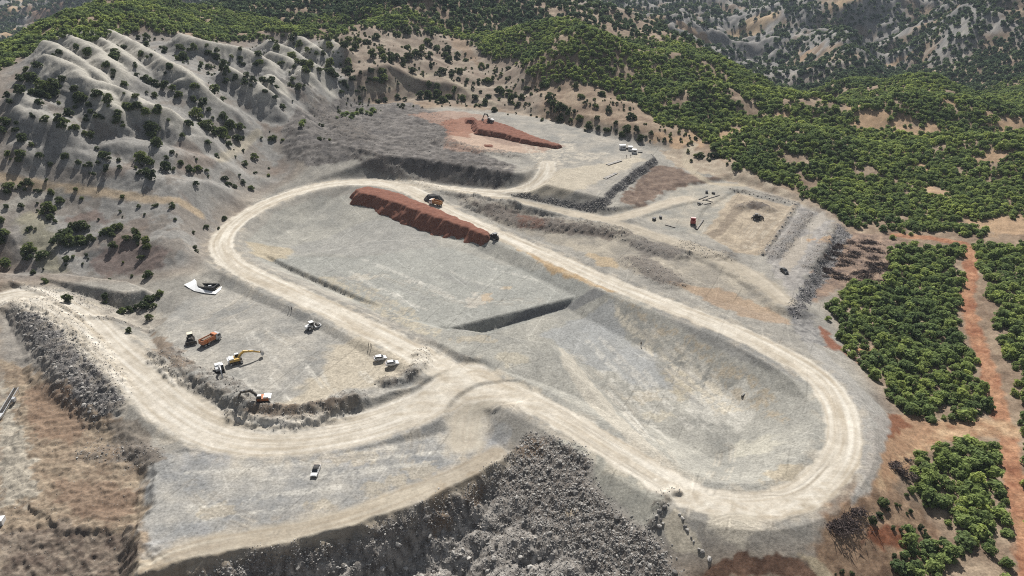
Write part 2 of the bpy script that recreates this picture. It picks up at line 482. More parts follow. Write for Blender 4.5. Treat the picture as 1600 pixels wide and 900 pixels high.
berm([(20,447),(60,456),(95,476),(132,498)], 0.7, 1.6, 0.5, 21, 3)
berm([(135,497),(180,500),(235,508)], 0.6, 1.6, 0.5, 22, 2)
berm([(140,690),(185,700),(235,715)], 0.8, 5.0, 0.6, 6, -2)
berm([(740,318),(790,340),(840,350),(900,358),(960,365)], 2.2, 9.0, 0.8, 7, 4.5)
berm([(740,322),(760,326),(800,330)], 1.6, 7, 0.8, 8, 4.5)
berm([(985,375),(1020,390),(1060,398)], 1.6, 7.0, 0.7, 9, 4)
berm([(1075,385),(1100,395),(1130,400)], 1.4, 7.0, 0.7, 10, 4)
berm([(990,410),(1020,425),(1050,440)], 1.2, 8.0, 0.6, 11, 4)
berm([(1160,325),(1180,320),(1200,328)], 1.6, 5.0, 0.6, 12, 3)
berm([(1190,400),(1215,365),(1245,320)], 0.8, 2.0, 0.8, 13, 3.5)
berm([(1140,297),(1180,302),(1245,318)], 0.6, 1.6, 0.8, 14, 3.5)
berm([(1210,400),(1235,370),(1262,335)], 1.1, 4.0, 0.9, 15, 4)
berm([(1265,420),(1290,385),(1310,355)], 0.9, 4.0, 0.9, 16, 3)
berm([(560,240),(610,252),(660,262),(740,284)], 1.2, 5.0, 0.8, 17, 15)
berm([(470,170),(520,180),(560,205)], 2.0, 12.0, 0.8, 18, 22)
berm([(690,225),(740,235),(800,242)], 1.5, 8.0, 0.8, 19, 14)
berm([(1020,825),(1028,808),(1040,790),(1055,785)], 0.9, 2.0, 0.8, 20, 0.5)
RUB = zone([(300,905),(400,862),(470,858),(560,838),(650,800),(720,765),(790,725),(822,680),(870,690),(918,708),(925,740),(935,775),(960,800),(1010,825),(1045,860),(1060,915),(300,915)], zg=Z)
rub = zmask(RUB, 2.0, 1.5, 8, 3)
wd, wr = worley(X + 0.8 * perlin(X / 3, Y / 3, 8), Y + 0.8 * perlin(X / 3, Y / 3, 9), 6.4, 5)
hum = np.clip(1 - wd * 1.3, 0, 1) ** 0.8 * (0.6 + 0.9 * wr)
flat_rub = rub * sstep(-4.5, -8.5, Z)
Z += flat_rub * (2.0 * hum - 0.5)
Z += rub * 0.28 * fbm(X, Y, 1.8, 3, 14)
Z += (rub - flat_rub) * (0.9 * ridged(X * 1.0 + 0.5 * Y, Y * 0.35, 6.0, 3, 15) + 0.35 * fbm(X, Y, 1.2, 2, 16))
cliff = np.zeros(X.shape)
# general unevenness
rough_n = fbm(X, Y, 7.0, 4, 17)
grad = np.hypot(np.gradient(Z.reshape(SHAPE), axis=0) / np.maximum(np.gradient(GY, axis=0), 1e-6), np.gradient(Z.reshape(SHAPE), axis=1) / np.maximum(np.gradient(GX, axis=1), 1e-6)).ravel()
steep = sstep(0.35, 0.8, grad)
Z += site * (0.05 + 0.30 * steep * (1 - zmask(FLOOR_L, 30, 0)) ) * rough_n * (1 - sstep(700, 900, dist))
brownm = zmask(unproj([(20,560),(110,570),(160,640),(225,700),(215,830),(280,900),(0,905),(0,700)], -5.5), 4, 2, 10, 5)
Z += brownm * (0.8 * ridged(X * 0.7, Y * 1.1, 7, 4, 18) + 0.35 * fbm(X, Y, 1.6, 3, 28))
dugm = zmask(zone([(450,190),(540,150),(640,165),(720,190),(700,215),(760,240),(805,262),(785,290),(700,272),(560,240),(480,258),(440,240)], zg=Z), 4, 2, 10)
Z += dugm * (1.0 * ridged(X, Y, 9, 4, 34) + 0.5 * fbm(X, Y, 3.5, 3, 35))
Z += wild * (1 - bad) * 0.35 * fbm(X, Y, 6, 3, 19) * (1 - mid)

def zat(x, y):
    return grid_sample(Z, np.asarray(x, float), np.asarray(y, float))
def at(px, py):
    """point of the finished ground under a photo pixel"""
    return Vector(hits([(px, py)], Z)[0])
# ------------------------------------------------------------------ surface colours (albedo), worked out per ground point
KLIT = 1.70
def col(r, g, b):
    c = np.array([r, g, b], float) / 255
    return np.where(c <= 0.04045, c / 12.92, ((c + 0.055) / 1.055) ** 2.4) / KLIT

n_big = fbm(X, Y, 60, 4, 101); n_mid = fbm(X, Y, 18, 4, 102); n_sm = fbm(X, Y, 5, 4, 103); n_fine = fbm(X, Y, 1.6, 3, 104)
C = np.empty((X.size, 3))
def mixc(m, c, k=1.0):
    i = np.nonzero(m > 0.003)[0]
    mm = np.clip(m[i] * k, 0, 1)[:, None]
    C[i] = C[i] * (1 - mm) + np.asarray(c) * mm
def var(m, lo, hi, n):
    """paint between two colours by noise n in about [-1,1]"""
    i = np.nonzero(m > 0.003)[0]
    t = np.clip(n[i] * 0.5 + 0.5, 0, 1)[:, None]
    mm = np.clip(m[i], 0, 1)[:, None]
    C[i] = C[i] * (1 - mm) + (np.asarray(lo) * (1 - t) + np.asarray(hi) * t) * mm
def zp(px, soft=1.5, namp=1.0, nscale=8, seed=0):
    return zmask(zone(px, zg=Z), soft * 0.45, namp * 1.25, nscale, seed)
def blob(px, py, rx, ry, seed=0):
    """uneven patch, radii in metres along x and y"""
    c = hits([(px, py)], Z)[0]
    m = np.zeros(X.size)
    b = np.nonzero((np.abs(X - c[0]) < rx * 2) & (np.abs(Y - c[1]) < ry * 2))[0]
    q = np.sqrt(((X[b] - c[0]) / rx) ** 2 + ((Y[b] - c[1]) / ry) ** 2)
    m[b] = 1 - sstep(0.62, 0.95, q + 0.5 * fbm(X[b], Y[b], min(rx, ry) * 0.8, 4, 300 + seed))
    return m

C[:] = col(170, 148, 124)
var(np.ones(X.size), col(146, 124, 105), col(186, 166, 142), n_mid + 0.5 * n_sm)          # dry brown soil of the wild ground
# grey clay badlands
var(bad * (1 - site), col(154, 151, 146), col(186, 182, 174), n_mid + 0.4 * n_sm)
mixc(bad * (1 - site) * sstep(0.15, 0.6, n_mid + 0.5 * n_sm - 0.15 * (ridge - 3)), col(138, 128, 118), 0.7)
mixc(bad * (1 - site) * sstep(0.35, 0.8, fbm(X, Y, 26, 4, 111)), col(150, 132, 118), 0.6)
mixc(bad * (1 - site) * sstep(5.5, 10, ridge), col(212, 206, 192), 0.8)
mixc(zp([(20,340),(60,330),(85,370),(105,425),(70,425),(40,380)], 4, 2, 8, 1), col(172, 166, 142), 0.8)
mixc(zp([(140,400),(190,370),(260,390),(250,425),(160,428)], 4, 3, 6, 2), col(140, 122, 114), 0.8)
mixc(zp([(100,340),(150,330),(170,345),(120,355)], 4, 3, 6, 3), col(148, 128, 118), 0.7)
# central bare hillside above the terrace
ch = zp([(520,60),(640,40),(730,45),(800,95),(830,120),(850,180),(700,160),(560,150),(540,110)], 10, 5, 30, 4)
var(ch, col(152, 134, 118), col(180, 166, 148), n_mid + 0.5 * n_sm)
mixc(zp([(690,36),(715,36),(740,80),(755,110),(730,95),(700,60)], 5, 3, 10, 5), col(168, 146, 124))
# far hills: grey gullied clay with brown fields
farm = sstep(820, 1000, Y) * wild
rf = ridged(wxx, wyy, 95, 3, 25)
fgrey = zp([(820,-4),(1240,-4),(1215,50),(1100,85),(1000,60),(900,36)], 20, 10, 40, 80)
var(farm * np.maximum(fgrey, sstep(-0.1, 0.5, rf + 0.7 * n_big)), col(138, 136, 134), col(176, 171, 163), n_mid + 0.6 * n_sm)
mixc(farm * sstep(0.5, 0.8, fbm(X, Y, 140, 3, 131)), col(204, 176, 140), 0.9)
mixc(zp([(0,50),(30,45),(70,40),(60,65),(0,75)], 12, 8, 30, 6), col(208, 180, 146))
mixc(zp([(45,10),(110,5),(100,30),(50,40)], 12, 8, 30, 7), col(176, 142, 118), 0.8)

# ------- the site
var(site, col(160, 156, 148), col(190, 184, 172), n_mid + 0.5 * n_sm)
# terrace and dug hillside
dug = zp([(470,170),(540,150),(640,160),(720,190),(700,215),(760,240),(810,262),(790,296),(700,275),(560,245),(480,260),(440,240),(440,205)], 3, 2, 10, 8)
var(dug, col(98, 93, 89), col(150, 144, 138), n_sm + 0.6 * n_fine + 0.4 * n_mid)
mixc(dug * sstep(0.2, 0.7, fbm(X, Y, 14, 3, 112)), col(104, 100, 98), 0.7)
terr = zp([(760,172),(850,185),(960,215),(1020,236),(985,262),(955,285),(930,310),(860,308),(800,296),(815,265),(880,225),(800,190)], 2, 1.5, 8, 9)
var(terr, col(160, 158, 152), col(196, 188, 174), n_mid + 0.4 * n_sm)
mixc(zp([(640,180),(700,172),(760,180),(800,215),(880,228),(850,238),(790,235),(740,240),(690,230),(700,200)], 3, 2.5, 8, 10), col(184, 150, 130), 0.7)
mixc(zp([(700,205),(730,205),(780,225),(830,232),(850,238),(780,240),(720,228)], 2, 1.5, 6, 11), col(216, 190, 168), 0.7)
mixc(zp([(690,190),(730,182),(760,195),(730,215),(700,210)], 2, 1.5, 6, 12), col(164, 114, 92), 0.75)
# terrace sweeps of pale dust
mixc(zp([(800,300),(850,270),(905,262),(975,250),(1000,240),(1005,250),(960,272),(900,300),(840,312)], 4, 2, 8, 13), col(214, 202, 180), 0.8)
for pp in ([(842,268),(866,262),(905,228),(880,216),(850,236)], [(846,262),(860,255),(835,222),(805,215),(822,240)], [(850,258),(858,262),(930,250),(960,236),(900,240)]):
    mixc(zp(pp, 3, 2, 5, int(pp[0][0])) * sstep(-0.3, 0.4, n_sm + n_fine), col(216, 206, 188), 0.7)
# between terrace and ring
var(zp([(720,312),(800,320),(900,345),(1000,362),(1100,395),(1200,450),(1235,500),(1150,480),(1000,430),(860,378),(760,340)], 3, 2, 8, 14), col(158, 152, 142), col(194, 184, 166), n_mid + 0.5 * n_sm)
mixc(zp([(740,316),(800,326),(880,345),(960,362),(960,375),(880,366),(800,350),(760,335)], 2, 2, 6, 15), col(122, 112, 104), 0.85)
mixc(zp([(800,330),(850,340),(850,360),(810,352)], 2, 2, 6, 16), col(132, 96, 80), 0.7)
mixc(zp([(985,375),(1040,378),(1070,395),(1050,405),(1000,395)], 2, 2, 6, 17), col(134, 128, 122), 0.8)
mixc(zp([(980,405),(1010,400),(1060,430),(1070,450),(1020,440)], 2, 2, 6, 18), col(138, 130, 122), 0.8)
mixc(zp([(920,395),(960,405),(965,420),(930,412)], 2, 2, 6, 19), col(206, 182, 146), 0.7)
mixc(zp([(1050,440),(1120,450),(1200,480),(1240,510),(1180,500),(1100,470)], 2, 2, 6, 20), col(184, 156, 128), 0.7)
# brown ground beside the terrace bank
br1 = zp([(1020,255),(1060,262),(1090,275),(1130,278),(1080,290),(1040,300),(1000,325),(965,315),(990,290)], 2, 2, 6, 21)
var(br1, col(112, 94, 84), col(156, 136, 120), n_sm + 0.5 * n_fine)
var(zp([(1030,235),(1080,232),(1160,262),(1250,310),(1300,335),(1240,312),(1140,284),(1060,262)], 2, 2, 6, 22), col(176, 158, 138), col(206, 192, 170), n_sm)
# east yard
var(zp([(1005,335),(1060,292),(1140,285),(1170,300),(1130,340),(1100,370),(1040,360)], 2, 2, 8, 23), col(166, 164, 156), col(202, 192, 174), n_mid + 0.4 * n_sm)
var(zp([(1100,365),(1150,300),(1245,320),(1195,400),(1150,395)], 2, 1, 6, 24), col(166, 152, 134), col(206, 190, 166), n_sm + 0.3 * n_mid)
mixc(zp([(1100,365),(1120,358),(1150,318),(1162,322),(1130,365),(1115,372)], 1, 1, 4, 25), col(150, 136, 120), 0.8)
mixc(blob(1182, 322, 8, 5, 25), col(96, 84, 76), 0.9)
var(zp([(1195,400),(1250,320),(1300,345),(1280,400),(1240,470)], 2, 2, 6, 26), col(150, 146, 142), col(192, 186, 178), n_sm + 0.5 * n_fine)
mixc(zp([(1255,345),(1285,330),(1292,345),(1265,365)], 1.5, 1, 5, 27), col(192, 184, 172))
mixc(zp([(1215,415),(1240,370),(1270,365),(1255,400),(1235,425)], 1.5, 1, 5, 28), col(190, 180, 166))
# cleared ground east of the yard
var(zp([(1290,400),(1330,360),(1400,370),(1420,400),(1400,440),(1330,445),(1270,470),(1262,450)], 3, 2, 6, 29), col(132, 114, 104), col(186, 160, 138), n_sm + 0.6 * n_fine)
# red track
TRK = np.vstack([hits([(1400,368),(1440,370),(1480,376),(1512,385),(1517,420),(1512,470),(1524,520),(1545,580),(1562,640),(1578,710),(1595,800),(1612,900)], Z)])
TRK2 = hits([(1570,670),(1520,668),(1460,676),(1420,690),(1390,720),(1370,745)], Z)
def track(P, w, soft=1.0, namp=1.0, seed=0):
    P = smooth_line(P, 4)
    lo = P.min(0)[:2] - w * 3 - 4; hi = P.max(0)[:2] + w * 3 + 4
    m = np.zeros(X.size); lat = np.zeros(X.size); al = np.zeros(X.size)
    b = np.nonzero((X > lo[0]) & (X < hi[0]) & (Y > lo[1]) & (Y < hi[1]))[0]
    d, s, sd_, _ = line_dist(P, X[b], Y[b])
    dn = d + namp * fbm(X[b], Y[b], 6, 3, 200 + seed)
    m[b] = 1 - sstep(w - soft, w + soft, dn)
    lat[b] = d * sd_; al[b] = s
    return m, lat, al
tk, tl, ta = track(TRK, 2.7, 0.7, 1.2, 1)
var(tk, col(160, 108, 82), col(204, 158, 124), fbm(X, Y, 9, 4, 113) + 0.5 * n_fine)
tk2, _, _ = track(TRK2, 4.2, 1.5, 1.2, 2)
var(tk2, col(172, 130, 100), col(220, 190, 154), n_sm + 0.4 * n_mid)
mixc(zp([(1365,650),(1420,640),(1470,665),(1440,690),(1400,715),(1380,760),(1365,700)], 2, 2, 5, 30), col(184, 148, 118), 0.8)
mixc(zp([(1365,655),(1400,645),(1420,665),(1385,690)], 1.5, 1.5, 4, 31), col(144, 92, 66), 0.8)
mixc(zp([(1280,510),(1330,555),(1345,570),(1330,560),(1290,540)], 2, 1.5, 5, 32), col(150, 96, 72), 0.9)
mixc(blob(1360, 550, 8, 4, 32), col(206, 150, 110), 0.8)
for (px, py, rx, ry) in [(1360,185,16,22),(1370,195,26,12),(1560,160,22,14),(1580,195,20,16),(1435,262,16,8),(1465,300,9,16),(1575,350,30,14),(1480,160,12,8),(1430,205,30,12),(1300,375,10,6),(1420,415,14,4),(1230,185,10,14),(1545,245,18,8),(1410,235,10,6),(1250,95,26,8),(1395,100,30,7),(1080,52,40,14),(1130,215,25,14),(1060,220,20,10)]:
    mixc(blob(px, py, rx, ry, int(px)), col(204, 172, 138), 0.85)
# bottom right clearing
var(zp([(1290,800),(1350,760),(1400,770),(1440,800),(1480,850),(1430,905),(1280,905),(1270,860)], 3, 2, 6, 33), col(138, 112, 92), col(186, 158, 130), n_sm + 0.5 * n_fine)
mixc(zp([(1350,820),(1420,830),(1435,850),(1390,855),(1350,845)], 2, 1.5, 4, 34), col(142, 84, 58), 0.8)
mixc(zp([(1250,868),(1275,870),(1310,905),(1280,905)], 1, 0.6, 4, 35), col(206, 190, 160), 0.9)
pit = zp([(1100,888),(1150,868),(1250,868),(1275,905),(1095,905)], 1, 1, 4, 36)
var(pit, col(92, 70, 58), col(136, 108, 90), n_sm + 0.5 * n_fine)
# outer face of the ring
mixc(zp([(1245,515),(1300,560),(1350,610),(1390,650),(1385,690),(1365,760),(1330,790),(1345,700),(1330,640),(1290,585)], 1.5, 0.8, 5, 37), col(186, 182, 174), 0.9)
var(zp([(1230,480),(1270,490),(1290,540),(1250,530)], 1.5, 1.5, 4, 38), col(130, 128, 126), col(180, 176, 170), n_sm + n_fine)
# yard
yard = zp([(255,500),(300,465),(352,440),(420,455),(500,490),(600,540),(665,575),(650,605),(600,615),(560,640),(400,650),(340,615),(260,560)], 2, 1.2, 8, 39)
var(yard, col(166, 164, 158), col(198, 192, 180), n_mid + 0.5 * n_sm)
mixc(zp([(520,540),(580,530),(650,565),(600,600),(540,610),(470,640),(420,645),(480,600)], 4, 3, 10, 40), col(214, 202, 180), 0.85)
mixc(zp([(370,640),(420,630),(520,620),(555,625),(545,640),(480,660),(410,660)], 2, 1.2, 5, 41), col(140, 120, 100), 0.75)
# lower platform
plat = zp([(212,835),(205,770),(250,705),(330,700),(470,698),(600,668),(700,640),(745,640),(800,672),(795,715),(650,788),(450,848),(300,872),(205,900)], 1.5, 1.0, 6, 42)
var(plat, col(162, 162, 160), col(200, 194, 182), n_mid + 0.5 * n_sm)
mixc(plat * sstep(0.1, 0.6, fbm(X, Y, 22, 4, 114)), col(178, 178, 178), 0.6)
for (px, py, rx, ry) in [(340,798,6,3),(500,790,4,3),(660,735,6,4),(585,765,4,4),(620,750,4,3),(560,715,8,4)]:
    mixc(blob(px, py, rx, ry, int(px)), col(204, 192, 170), 0.6)
# basin
bas = zp([(385,375),(430,330),(500,305),(560,300),(700,340),(850,405),(1000,470),(1180,545),(1270,600),(1298,660),(1285,720),(1230,760),(1120,770),(1050,735),(960,680),(860,630),(780,585),(700,545),(600,495),(480,440),(400,405)], 1.5, 0.6, 6, 43)
var(bas, col(168, 166, 158), col(194, 190, 178), n_mid + 0.4 * n_sm)
mixc(zp([(410,400),(560,402),(690,385),(940,445),(700,515),(640,500),(480,425)], 3, 1.5, 10, 44), col(182, 182, 174), 0.7)
mixc(zp([(400,385),(560,350),(640,338),(690,385),(560,400),(420,395)], 3, 1.5, 10, 45), col(176, 174, 168), 0.6)
mixc(zp([(385,378),(440,385),(460,395),(450,405),(400,400)], 3, 2, 8, 46), col(208, 192, 162), 0.7)
mixc(zp([(480,430),(560,440),(650,490),(690,530),(640,515),(560,470)], 2, 2, 6, 47) * sstep(-0.6, 0.3, n_sm + n_fine), col(204, 193, 170), 0.7)
for (px, py, rx, ry, c) in [(745,470,5,7,(226,216,200)),(760,465,3,5,(216,190,156)),(560,433,9,4,(220,210,192)),(790,450,3,2,(212,190,158)),(740,530,10,3,(200,188,166)),(800,560,8,5,(204,194,172)),(1010,620,7,4,(216,204,182)),(1120,640,11,12,(232,227,214)),(1150,625,7,8,(232,227,214)),(1000,560,9,9,(206,204,198)),(940,520,9,7,(206,206,202)),(1060,600,6,10,(214,200,172)),(1180,700,8,6,(214,208,190)),(1030,650,6,3,(222,212,190)),(1240,740,9,6,(194,178,150))]:
    mixc(blob(px, py, rx, ry, int(px)), col(*c), 0.6)
# yellowish band on the long inner slope, darker grey band above it
sl = zp([(950,458),(1000,485),(1100,535),(1200,600),(1230,660),(1165,640),(1100,580),(1000,500)], 2, 1.5, 5, 48)
mixc(sl * sstep(-0.4, 0.5, n_sm + n_fine), col(188, 170, 142), 0.6)
mixc(zp([(945,462),(1040,540),(1100,580),(1160,640),(1120,650),(1050,590),(990,530),(950,480)], 2, 1.5, 6, 49) * sstep(-0.5, 0.2, n_fine + n_sm), col(222, 212, 192), 0.85)
mixc(zp([(790,375),(870,405),(950,438),(1010,465),(950,455),(860,425)], 1.5, 1.2, 5, 50), col(202, 170, 126), 0.8)
mixc(zp([(950,440),(1050,485),(1180,540),(1270,605),(1200,580),(1060,510)], 2, 1, 5, 51), col(150, 148, 144), 0.7)
mixc(zp([(870,540),(895,560),(960,640),(1060,745),(1035,742),(950,660),(880,570)], 1.2, 0.6, 5, 52), col(212, 204, 188), 0.8)
mixc(zp([(840,520),(950,470),(990,540),(1060,610),(1000,600),(930,575),(880,545)], 2, 2, 6, 53), col(180, 181, 179), 0.7)
# long pale and grey scrapes along the lower floor, and across the upper one
rsk = np.random.default_rng(31)
for (a0, a1, b0, b1, n) in (((875,545), (1010,488), (1015,700), (1185,640), 22), ((470,405), (690,395), (640,495), (900,450), 12), ((260,720), (240,840), (780,680), (700,760), 12), ((300,490), (560,540), (420,640), (640,590), 10)):
    for i in range(n):
        t = rsk.random(); u0, u1 = sorted(rsk.random(2))
        if u1 - u0 < 0.25: u1 = min(1, u0 + 0.4)
        A0 = np.array(a0) * (1 - t) + np.array(a1) * t; B0 = np.array(b0) * (1 - t) + np.array(b1) * t
        P = [A0 + (B0 - A0) * u0, A0 + (B0 - A0) * (u0 + u1) / 2 + rsk.normal(size=2) * 4, A0 + (B0 - A0) * u1]
        m, _, _ = track(hits(P, Z), float(rsk.uniform(0.4, 1.3)), 0.4, 0.35, 600 + i)
        mixc(m * sstep(-0.7, 0.2, n_sm + n_fine), col(226, 221, 209) if rsk.random() < 0.62 else col(154, 152, 148), 0.5)
# rubble and brown dig on the near edge
var(rub, col(122, 115, 108), col(204, 197, 187), n_fine * 1.2 + 0.4 * n_sm)
mixc(rub * (1 - flat_rub), col(118, 106, 96), 0.5)
for (px, py, rx, ry) in [(690,800,4,5),(740,765,3,5),(830,700,5,4),(690,780,2,6)]:
    mixc(blob(px, py, rx, ry, int(px)), col(150, 130, 110), 0.8)
mixc(blob(890, 800, 2.5, 1.8, 3), col(204, 186, 160), 0.8)
mixc(zp([(1035,812),(1055,795),(1080,830),(1095,850),(1100,870),(1045,860)], 1, 0.6, 4, 54), col(206, 196, 176), 0.9)
gs = zp([(870,690),(930,700),(1000,750),(1040,785),(1020,820),(960,790),(930,760),(920,715)], 2, 1.5, 6, 55)
var(gs, col(164, 162, 152), col(192, 188, 174), n_sm)
lb = zp([(0,560),(70,560),(130,600),(190,660),(225,720),(218,830),(250,905),(0,905)], 3, 2, 6, 56)
var(lb, col(150, 131, 112), col(188, 171, 148), fbm(X * 0.7, Y * 1.0, 7, 4, 115) + 0.6 * n_fine)
mixc(zp([(45,600),(110,600),(140,660),(110,690),(60,690),(40,650)], 2, 2, 5, 57), col(150, 124, 104), 0.7)
var(zp([(0,830),(110,815),(200,830),(215,850),(240,905),(0,905)], 3, 2, 5, 58), col(112, 98, 88), col(164, 150, 134), n_sm + 0.7 * n_fine)
mixc(zp([(80,750),(150,752),(210,765),(212,800),(160,830),(100,790)], 3, 2, 5, 59), col(144, 120, 102), 0.7)
var(zp([(0,490),(60,490),(110,540),(100,600),(50,570),(0,560)], 3, 2, 6, 60), col(158, 152, 144), col(190, 182, 170), n_sm)
rk = zp([(25,490),(60,488),(115,525),(160,580),(195,630),(165,655),(120,620),(80,560),(40,520)], 1.5, 1.5, 4, 61)
var(rk, col(110, 106, 104), col(172, 168, 164), n_fine * 1.3 + 0.4 * n_sm)
mixc(zp([(165,660),(215,655),(255,715),(225,740),(185,700)], 1.5, 1, 4, 62), col(146, 136, 124), 0.9)
var(zp([(0,600),(25,640),(45,700),(60,760),(40,790),(0,790)], 2, 2, 4, 63), col(170, 162, 148), col(206, 196, 178), n_sm + n_fine)
# wash below the channel
var(zp([(60,455),(200,455),(240,480),(260,500),(230,520),(140,490)], 2, 2, 5, 64), col(168, 160, 148), col(198, 190, 176), n_sm + 0.5 * n_fine)
mixc(zp([(130,468),(200,468),(212,476),(180,482),(140,476)], 1, 0.5, 4, 65), col(172, 166, 152), 0.9)
mixc(zp([(240,520),(270,540),(300,570),(280,575),(240,550)], 2, 2, 4, 66), col(150, 132, 114), 0.8)
# heaped berms are darker, coarser stuff
mixc(berm_m * sstep(-0.3, 0.5, n_sm + n_fine), col(128, 120, 112), 0.75)
# steep faces: dark broken rock on banks; shade painted on cut and step
TB = zp([(775,292),(850,311),(905,317),(935,311),(960,285),(990,262),(1024,240),(1030,262),(1000,300),(960,330),(900,332),(840,322)], 1.5, 1, 5, 67)
mixc(TB * steep, col(112, 110, 112), 0.85)
mixc(zp([(520,236),(640,258),(775,292),(790,300),(700,292),(600,268),(520,255)], 1.5, 1, 5, 68) * steep, col(126, 118, 112), 0.8)  # shade of the cut face put into the colour
EB = zp([(1310,350),(1330,365),(1300,420),(1270,470),(1245,500),(1232,480),(1262,440),(1290,400)], 1.5, 1.5, 5, 69)
var(EB, col(108, 106, 108), col(164, 160, 158), n_sm + n_fine)
mixc(zp([(698,518),(820,485),(945,446),(948,458),(830,498),(720,522)], 0.8, 0.2, 5, 70) * sstep(0.3, 0.6, grad), col(136, 136, 136), 0.9)  # shaded face of the basin step painted darker

# ------- haul roads: pale compacted dust with ruts along the way
road_m = np.zeros(X.size)
def paint_road(P, w, c1, c2, seed, soft=0.7, k=1.0, namp=0.9):
    global road_m
    m, lat, al = track(P, w, soft, namp, seed)
    st = np.zeros(X.size); i = np.nonzero(m > 0.003)[0]
    st[i] = fbm(lat[i] * 1.0, al[i] * 0.035, 1.3, 3, 400 + seed) + 0.6 * fbm(lat[i], al[i] * 0.08, 3.2, 2, 410 + seed)
    var(m * k, c1, c2, st * 1.1 + 0.35 * n_sm)
    for rr_, kk in ((0.9, 0.30), (2.9, 0.30), (-1.1, 0.26), (-3.0, 0.30)):
        wob = 0.7 * perlin(al / 45.0 + rr_, al * 0 + seed, 77)
        mixc(np.exp(-((lat - rr_ - wob) / 0.32) ** 2) * m * sstep(-0.5, 0.2, perlin(al / 25.0, lat * 0 + rr_, 78)), c1 * 0.84, kk * 0.9)
    # shoulders of loose dust
    m2, _, _ = track(P, w * 1.45, 2.5, 1.6, seed + 50)
    mixc(np.clip(m2 - m, 0, 1) * sstep(-0.2, 0.4, n_sm), c1, 0.45)
    road_m = np.maximum(road_m, m)
c1, c2 = col(208, 195, 174), col(250, 242, 226)
paint_road(EASTRD, 4.2, col(190, 178, 158), col(222, 210, 190), 3, 1.6, 0.85)
paint_road(EASTBR, 4.0, c1, col(226, 214, 194), 4, 1.6, 0.9)
paint_road(LOOPRD, 5.5, c1, col(224, 214, 194), 5, 2.0, 0.8)
paint_road(EDGERD, 4.0, col(190, 174, 150), col(220, 208, 186), 6, 1.6, 0.8)
paint_road(UPRD, 5.0, c1, c2, 7)
paint_road(MAINRD, 8.0, col(208, 196, 176), col(248, 240, 225), 8, 1.4)
paint_road(RINGW, 5.4, c1, c2, 9)
paint_road(RING, 5.0, c1, c2, 10)
jm = zp([(690,555),(740,585),(810,610),(880,645),(860,650),(790,625),(720,632),(640,655),(600,655),(640,630),(680,595)], 2, 1.0, 6, 71)
var(jm, c1, c2, fbm(X * 0.4 + Y * 0.3, Y, 3.0, 4, 116))
jm2 = zp([(1020,745),(1110,775),(1180,790),(1260,775),(1300,740),(1290,780),(1230,805),(1130,810),(1060,790)], 1.5, 1.0, 5, 72)
var(jm2, c1, c2, fbm(X, Y * 1.4, 3.0, 4, 117))
mixc(zp([(1100,800),(1180,805),(1190,830),(1160,850),(1110,835)], 2, 1.5, 5, 73), col(222, 212, 192), 0.7)
road_m = np.maximum(road_m, np.maximum(jm, jm2))
# paths on the hills
for pp, w, c in (([(0,278),(60,288),(140,298),(250,312),(310,332)], 2.6, (206,184,154)), ([(0,328),(50,308),(90,300)], 2.4, (188,182,170)), ([(565,142),(605,137),(625,127),(650,120),(675,116),(700,122),(732,140),(775,162)], 2.6, (192,178,156)), ([(340,250),(370,235),(388,222),(405,206)], 2.0, (196,186,166)), ([(1085,225),(1070,250),(1100,280),(1160,290)], 2.5, (206,192,168))):
    m, _, _ = track(hits(pp, Z), w, 1.2, 0.8, int(pp[0][0]))
    mixc(m, col(*c), 0.85)
# wheel marks over the bare floors
def marks(P, gauge, c, k, seed):
    m, lat, al = track(hits(P, Z), 6, 1, 0.0, seed)
    t = np.exp(-((np.abs(lat) - gauge) / 0.28) ** 2) * m
    mixc(t * sstep(-0.5, 0.3, n_sm), c, k)
for i, P in enumerate([[(860,640),(950,700),(1050,760)],[(1110,770),(1130,730),(1135,700)],[(600,430),(720,470),(840,470)],[(640,660),(650,690),(640,720)],[(300,760),(350,800),(420,830)],[(560,480),(600,500),(640,530)],[(820,300),(850,250),(845,235)],[(780,260),(830,262),(860,240)],[(420,520),(500,560),(560,570)],[(300,500),(360,480),(390,450)],[(340,500),(380,485),(400,470)],[(900,560),(980,640),(1050,720)],[(1150,760),(1230,760),(1280,720)],[(440,700),(500,720),(600,710)],[(1110,830),(1160,815),(1240,850)],[(480,640),(560,600),(600,560)],[(1160,370),(1190,340),(1230,330)],[(1170,385),(1200,350),(1240,330)],[(1130,380),(1180,385),(1215,350)]]):
    for g in (1.0, 1.5, 2.6):
        marks(P, g, col(150, 142, 130) if (i + int(g * 2)) % 2 else col(222, 212, 194), 0.45, i)
# streaky dust over everything graded
C *= (1 + (0.17 * n_fine + 0.10 * n_sm + 0.06 * n_mid)[:, None] * (0.6 + 0.4 * wild[:, None]))
C = np.clip(C, 0.01, 0.85)

